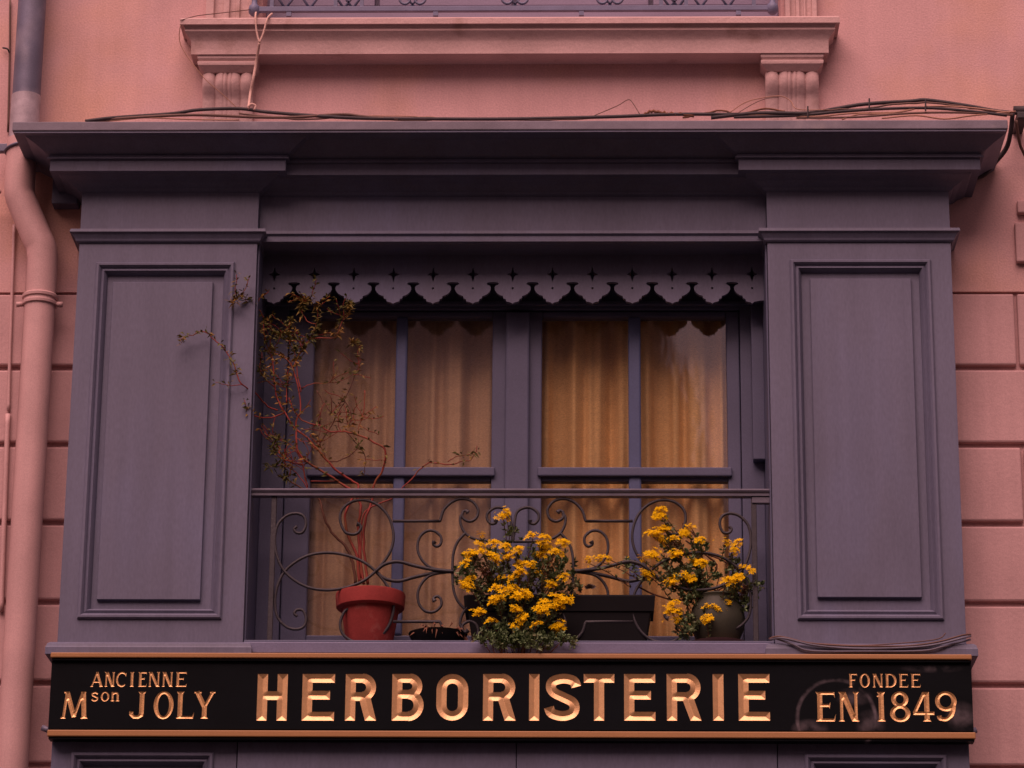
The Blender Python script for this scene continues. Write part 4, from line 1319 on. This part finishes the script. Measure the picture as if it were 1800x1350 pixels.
# ================================================================== drainpipe at the left
YPI = YW - .075
pipe = thing('drainpipe', (X(55, 800, YPI), YPI, 0), 'drainpipe at the left, dark zinc above and painted pink below its offset bend', 'drainpipe')
zl = Z(216, YPI, 45)
xu = X(50, 110, YPI)
xlw = X(60, 700, YPI)
rp = (X(94, 600, YPI) - X(40, 600, YPI)) / 2
r_up = (X(80, 60, YPI) - X(31, 60, YPI)) / 2
zs = Z(176, YPI, 45)
MB().tube([(xu, YPI, zs), (xu, YPI, 8.6)], r_up, 20).build('upper_pipe', 'zinc', pipe, smooth=True, autosmooth=40)
MB().tube([(xu, YPI, Z(262, YPI, 30)), (xu, YPI, zs + .012)], r_up + .002, 20).build('socket', 'zinc_pale', pipe, smooth=True, autosmooth=40)
zj0, zj1 = Z(352, YPI, 40), Z(440, YPI, 60)
xl2 = X(36, 300, YPI)
lowp = [(xl2, YPI, Z(250, YPI)), (xl2, YPI, zj0 + .06), (xl2, YPI, zj0 + .01)]
lowp = [Vector(q) for q in [(xl2, YPI, Z(245, YPI)), (xl2, YPI, zj0 + .05), (xl2 + .004, YPI, zj0 + .015), (xl2 + .018, YPI, zj0 - .02), (xlw - .022, YPI, zj1 + .045), (xlw - .005, YPI, zj1 + .008), (xlw, YPI, zj1 - .03), (xlw, YPI, 3.0), (xlw, YPI, .1)]]
sp = [lowp[0]] + smoothpath(lowp[1:7], 6) + lowp[7:]
MB().tube(sp, rp, 22).build('lower_pipe', 'pink_pipe', pipe, smooth=True, autosmooth=50)
zcol = Z(531, YPI, 65)
MB().lathe((xlw, YPI, zcol), [(rp, -.014), (rp + .006, -.012), (rp + .007, -.004), (rp + .003, 0), (rp + .003, .008), (rp + .008, .010), (rp + .009, .018), (rp + .004, .023), (rp, .023)], 24).build('collar', 'pink_pipe', pipe, smooth=True, autosmooth=50)
for s in (-1, 1):
    MB().tube([(xlw + s * (rp + .002), YPI - .004, zcol - .008), (xlw + s * (rp + .024), YPI - .004, zcol - .010)], [.008, .0095], 8).build('clamp_ear', 'pink_pipe', pipe, smooth=True)
zbk = Z(262, YPI, 15)
xbk = xl2
MB().tube([(xbk + (rp + .004) * math.cos(R(a)), YPI + (rp + .004) * math.sin(R(a)), zbk + .012 * math.cos(R(a))) for a in range(-200, 21, 20)], .005, 6).build('pipe_bracket', 'zinc', pipe, smooth=True)
MB().box(xbk - rp - .03, xbk - rp + .005, YPI - .01, YPI + .012, zbk - .012, zbk + .016).build('bracket_lug', 'zinc', pipe, bevel=.003)
MB().tube([(xbk - rp - .008, YPI - .015, Z(338, YPI)), (xbk - rp - .15, YPI, Z(340, YPI))], .008, 8).build('side_spigot', 'pink_pipe', pipe, smooth=True)

# ================================================================== cables, cords, conduit
cord_i = 0
def cable(pts, r, mat, label, cat='cable', group=None, name='cable', n=6, jit=0.0):
    q = smoothpath([at(a, b, y) for a, b, y in pts], 5)
    if jit:
        rj = random.Random(len(pts) * 7 + int(pts[0][0]))
        q = [v + Vector((0, 0, rj.uniform(-jit, jit))) for v in q]
    return tag(MB().tube(q, r, n).build(name, mat, smooth=True), label, cat, group)


YT = -.02
cable([(150, 213, YT), (200, 207, YT), (300, 200, .05), (350, 193, .05), (420, 191, .05), (470, 197, .05), (560, 204, YT), (640, 208, YT), (760, 209, YT), (900, 209, YT), (1080, 205, YT), (1180, 201, YT), (1300, 201, YT)], .0056, 'cable_black', 'long black cable lying along the whole cornice top, arching up under the left corbel', name='cable')
cable([(150, 214, YT), (230, 207, YT), (340, 202, YT), (450, 206, YT), (520, 206, YT), (600, 201, YT), (640, 205, YT), (700, 210, YT)], .0048, 'cable_brown', 'dark brown cable along the left part of the cornice top, beneath the arching black one')
cable([(160, 216, YT), (230, 209, YT), (260, 207, YT), (340, 210, YT), (420, 211, YT)], .0022, 'cable_pale', 'thin pale wire on the cornice top near the drainpipe')
cable([(1045, 203, YT), (1085, 186, .0), (1102, 176, .0), (1110, 178, .0), (1124, 200, YT)], .0014, 'cable_brown', 'thin bent wire standing up in a peak on the middle of the cornice')
cable([(1130, 203, YT), (1145, 196, YT), (1165, 198, YT), (1180, 200, YT), (1220, 203, YT)], .005, 'dry_leaf', 'dark frayed scrap of cable on the cornice right of the wire peak', jit=.004)
cable([(1250, 207, YT), (1330, 199, YT), (1420, 199, YT), (1470, 191, .02), (1520, 183, .02), (1600, 178, .02), (1630, 176, .02), (1700, 186, .02), (1750, 195, .02), (1788, 199, .02)], .0062, 'cable_black', 'thick black cable arching highest over the right end of the cornice')
cable([(1290, 206, YT), (1400, 203, YT), (1480, 196, YT), (1560, 191, YT), (1640, 190, YT), (1720, 197, YT), (1770, 203, YT)], .0048, 'cable_black', 'second black cable just under the high arching one at the right')
cable([(1260, 205, YT), (1350, 202, YT), (1430, 205, YT), (1500, 199, YT), (1580, 197, YT), (1630, 187, YT), (1700, 189, YT), (1775, 198, YT)], .0028, 'cable_pale', 'pale tan cable woven through the dark bundle at the right of the cornice')
cable([(1480, 210, YT), (1510, 201, YT), (1560, 200, YT), (1620, 190, YT), (1690, 193, YT), (1760, 201, YT)], .0026, 'cable_pale', 'lower tan cable rising out of the right-hand cable bundle')
cable([(1550, 208, YT), (1610, 203, YT), (1660, 209, YT), (1710, 203, YT), (1785, 196, YT)], .0028, 'cable_pale', 'tan cable running straight up to the right corner of the cornice')
cable([(1400, 207, YT), (1500, 206, YT), (1600, 199, YT), (1690, 198, YT), (1780, 202, YT)], .0036, 'cable_brown', 'brown cable at the bottom of the right-hand bundle')
cable([(1284, 197, YT), (1310, 180, .0), (1340, 172, .0), (1372, 169, .0), (1390, 178, .0), (1402, 192, YT), (1450, 193, YT)], .0016, 'cable_pale', 'thin tan wire looping up in front of the right corbel')
cable([(1298, 198, YT), (1325, 182, .0), (1348, 173, .0), (1368, 171, .0)], .0012, 'cable_brown', 'second thin wire beside the loop at the right corbel')
cable([(420, 199, YT), (520, 209, YT), (620, 206, YT), (720, 212, YT), (820, 209, YT), (930, 211, YT), (1050, 207, YT)], .0030, 'cable_brown', 'slack brown cable in front of the black one on the middle of the cornice', jit=.002)
cable([(650, 203, YT), (700, 204, YT), (760, 206, YT), (800, 208, YT)], .0016, 'cable_pale', 'short thin tan wire on the cornice left of its middle', jit=.001)
cable([(1200, 208, YT), (1260, 195, YT), (1300, 200, YT), (1345, 192, YT), (1380, 197, YT)], .0030, 'dry_leaf', 'frayed brown strand on the cornice below the right corbel', jit=.003)
cable([(1450, 194, YT), (1520, 190, .0), (1570, 184, .0), (1640, 181, .0), (1720, 192, .0), (1775, 199, .0)], .0030, 'cable_brown', 'brown cable tucked between the two black arching cables at the right', jit=.002)
for px, py in ((1420, 198), (1627, 186), (1528, 184)):
    a = at(px, py - 11, YT - .008); b = at(px, py + 9, YT - .008)
    tag(MB().tube([a, b], .0028, 6).build('cable_tie', 'cable_black'), {1420: 'black cable tie right of the right corbel', 1627: 'black cable tie at the peak of the cable arch', 1528: 'small black cable tie left of the cable arch peak'}[px], 'cable tie')
# junction and cables turning round the right corner of the cornice
jb = at(1793, 194, .03)
jt = thing('cable_clamp', (jb.x, .03, jb.z), 'dark clamp where the cables leave the right corner of the cornice', 'clamp')
MB().tube([(jb.x - .02, .03, jb.z), (jb.x + .12, .03, jb.z + .002)], .014, 10).build('sleeve', 'cable_black', jt, smooth=True)
MB().box(jb.x - .012, jb.x + .02, .01, YW, jb.z - .035, jb.z - .012).build('bracket', 'cable_black', jt, bevel=.003)
cable([(1780, 200, -.01), (1776, 235, .03), (1768, 262, .08), (1745, 290, .11), (1728, 308, .12), (1700, 316, .12)], .008, 'cable_black', 'black cable curling down behind the right end of the cornice')
cable([(1786, 212, .0), (1792, 250, .05), (1800, 270, .09), (1815, 300, .11)], .005, 'cable_brown', 'brown cable dropping down the wall at the far right')
# cables round the foot of the right pier
for k, (pts, r, mt_, lb) in enumerate((
        ([(1352, 1123, -.02), (1372, 1119, -.035), (1420, 1130, -.035), (1480, 1135, -.035), (1540, 1136, -.035), (1600, 1135, -.035), (1650, 1128, -.035), (1690, 1117, -.035), (1706, 1115, -.01)], .0030, 'cable_brown', 'topmost brown cable sagging across the foot of the right pier'),
        ([(1352, 1124, -.02), (1378, 1122, -.037), (1430, 1134, -.037), (1500, 1140, -.037), (1580, 1139, -.037), (1640, 1134, -.037), (1690, 1122, -.037), (1706, 1118, -.01)], .0034, 'rail_paint', 'grey painted cable sagging just under the brown one on the right pier'),
        ([(1360, 1121, -.02), (1395, 1133, -.036), (1425, 1144, -.036), (1520, 1145, -.036), (1620, 1144, -.036), (1660, 1136, -.036), (1706, 1124, -.01)], .0032, 'rail_paint', 'lowest grey cable touching the ochre band under the right pier'),
        ([(1366, 1118, -.02), (1400, 1128, -.034), (1450, 1132, -.034), (1530, 1134, -.034), (1640, 1125, -.034), (1662, 1113, -.034)], .0018, 'cable_brown', 'thin brown wire lifted off the foot of the right pier'))):
    cable(pts, r, mt_, lb)
# rope tied to the balcony railing, hanging over the ledge
rope = thing('rope', at(451, 40, -.04), 'pale cord tied to the balcony railing and hanging in a Y over the left corbel', 'rope')
YR = YW - .128
for pts in ([(450, 22, YR + .02), (449, 30, YR), (451, 55, YR), (456, 75, YR)], [(478, 24, YR + .03), (470, 33, YR), (463, 58, YR), (456, 75, YR)], [(456, 75, YR), (452, 100, YR + .03), (449, 118, YR + .04), (445, 140, YR + .04), (440, 165, YR + .05), (437, 190, .0)]):
    MB().tube(smoothpath([at(*p) for p in pts], 5), .0048 if len(pts) > 4 else .0034, 6).build('strand', 'rope', rope, smooth=True)
MB().tube(smoothpath([at(*p) for p in [(437, 188, .0), (442, 183, -.004), (449, 186, .0), (447, 193, .0)]], 4), .004, 6).build('loop', 'rope', rope, smooth=True)
cable([(317, 44, YW - .118), (318, 80, YW - .10), (356, 134, YW - .1), (390, 165, YW - .09), (417, 190, YW - .08)], .0015, 'cable_pale', 'thin brown wire running diagonally down across the left corbel')
cable([(317, 36, YW - .122), (345, 28, YW - .11), (378, 24, YW - .12), (440, 17, YW - .085)], .0014, 'cable_brown', 'fine wire from the ledge tip to the balcony railing knob')
# thin conduit left of the drainpipe
cable([(25, 395, YW - .01), (21, 520, YW - .01), (17, 640, YW - .01), (15, 722, YW - .01)], .0055, 'pink_pipe', 'thin pink conduit on the stones left of the drainpipe, upper length', 'conduit', name='conduit')
cable([(14, 728, YW - .012), (10, 850, YW - .012), (6, 960, YW - .012), (2, 1075, YW - .012)], .0085, 'pink_pipe', 'slightly thicker pink conduit continuing below, left of the drainpipe', 'conduit', name='conduit')
cable([(18, 0, YW - .008), (17, 100, YW - .008), (14, 232, YW - .008)], .0035, 'cable_brown', 'thin dark cable running down the wall left of the zinc pipe')
cable([(5, 84, YW - .01), (13, 86, YW - .02), (16, 92, YW - .01)], .003, 'cable_black', 'short wall clip on the cable left of the zinc pipe', 'clip', name='cable_clip')

# ================================================================== balcony railing of the upper window
YB = YW - .07
bal = thing('balcony_railing', (0, YB, ZU), 'blue-grey iron balcony railing with scrolls at the upper window, cut by the photo edge', 'railing')
zb = Z(16, YB)
xa, xb2 = X(447, 15, YB), X(1358, 12, YB)
MB().box(xa, xb2, YB - .008, YB + .008, zb - .009, zb + .009).build('bottom_rail', 'railing_blue', bal, bevel=.002)
for xx in (xa, xb2):
    MB().lathe((xx, YB, zb), [(.0, -.022), (.010, -.020), (.017, -.012), (.019, 0), (.017, .012), (.010, .018), (.009, .03), (.008, .9)], 14).build('post', 'railing_blue', bal, smooth=True, autosmooth=50)
MB().box(xa, xb2, YB - .016, YB + .016, zb + .88, zb + .905).build('top_rail', 'railing_blue', bal, bevel=.004)
for px in (508, 766, 1022, 1298):
    x_ = X(px, 20, YB)
    MB().box(x_ - .008, x_ + .008, YB - .006, YB + .006, Z(28, YB), zb - .009).build('rail_foot', 'railing_blue', bal)
for px in (478, 590, 636, 1162, 1206, 1325):
    x_ = X(px, 8, YB)
    MB().box(x_ - .006, x_ + .006, YB - .006, YB + .006, zb + .009, zb + .88).build('baluster', 'railing_blue', bal)
def bscroll(cx, w_, h_):
    for s in (-1, 1):
        pts = []
        for i in range(26):
            t = i / 25
            a = R(90 - 430 * t)
            rr_ = (1 - .72 * t)
            pts.append((cx + s * (w_ * .5 + w_ * .42 * rr_ * math.cos(a) - w_ * .1), YB, zb + .012 + h_ * .5 + h_ * .5 * rr_ * math.sin(a)))
        pts = [(cx - s * w_ * .55, YB, zb + .012 + h_ * 1.1)] + pts
        MB().tube(smoothpath(pts[1:], 2), .0045, 5).build('scroll', 'railing_blue', bal, smooth=True)
        MB().tube([(cx - s * w_ * .1, YB + .003, zb + .011), (cx + s * w_ * .75, YB + .003, zb + .011 + h_ * 1.3)], .004, 5).build('brace', 'railing_blue', bal, smooth=True)
for px in (725, 905, 1072):
    bscroll(X(px, 5, YB), .055, .05)
for px in (502, 545, 605, 620, 1178, 1192, 1232, 1280):
    x_ = X(px, 5, YB)
    for s in (-1, 1):
        MB().tube([(x_ + s * .004, YB, zb + .010), (x_ + s * .03, YB, zb + .05), (x_ + s * .022, YB, zb + .08)], .0045, 5).build('brace', 'railing_blue', bal, smooth=True)
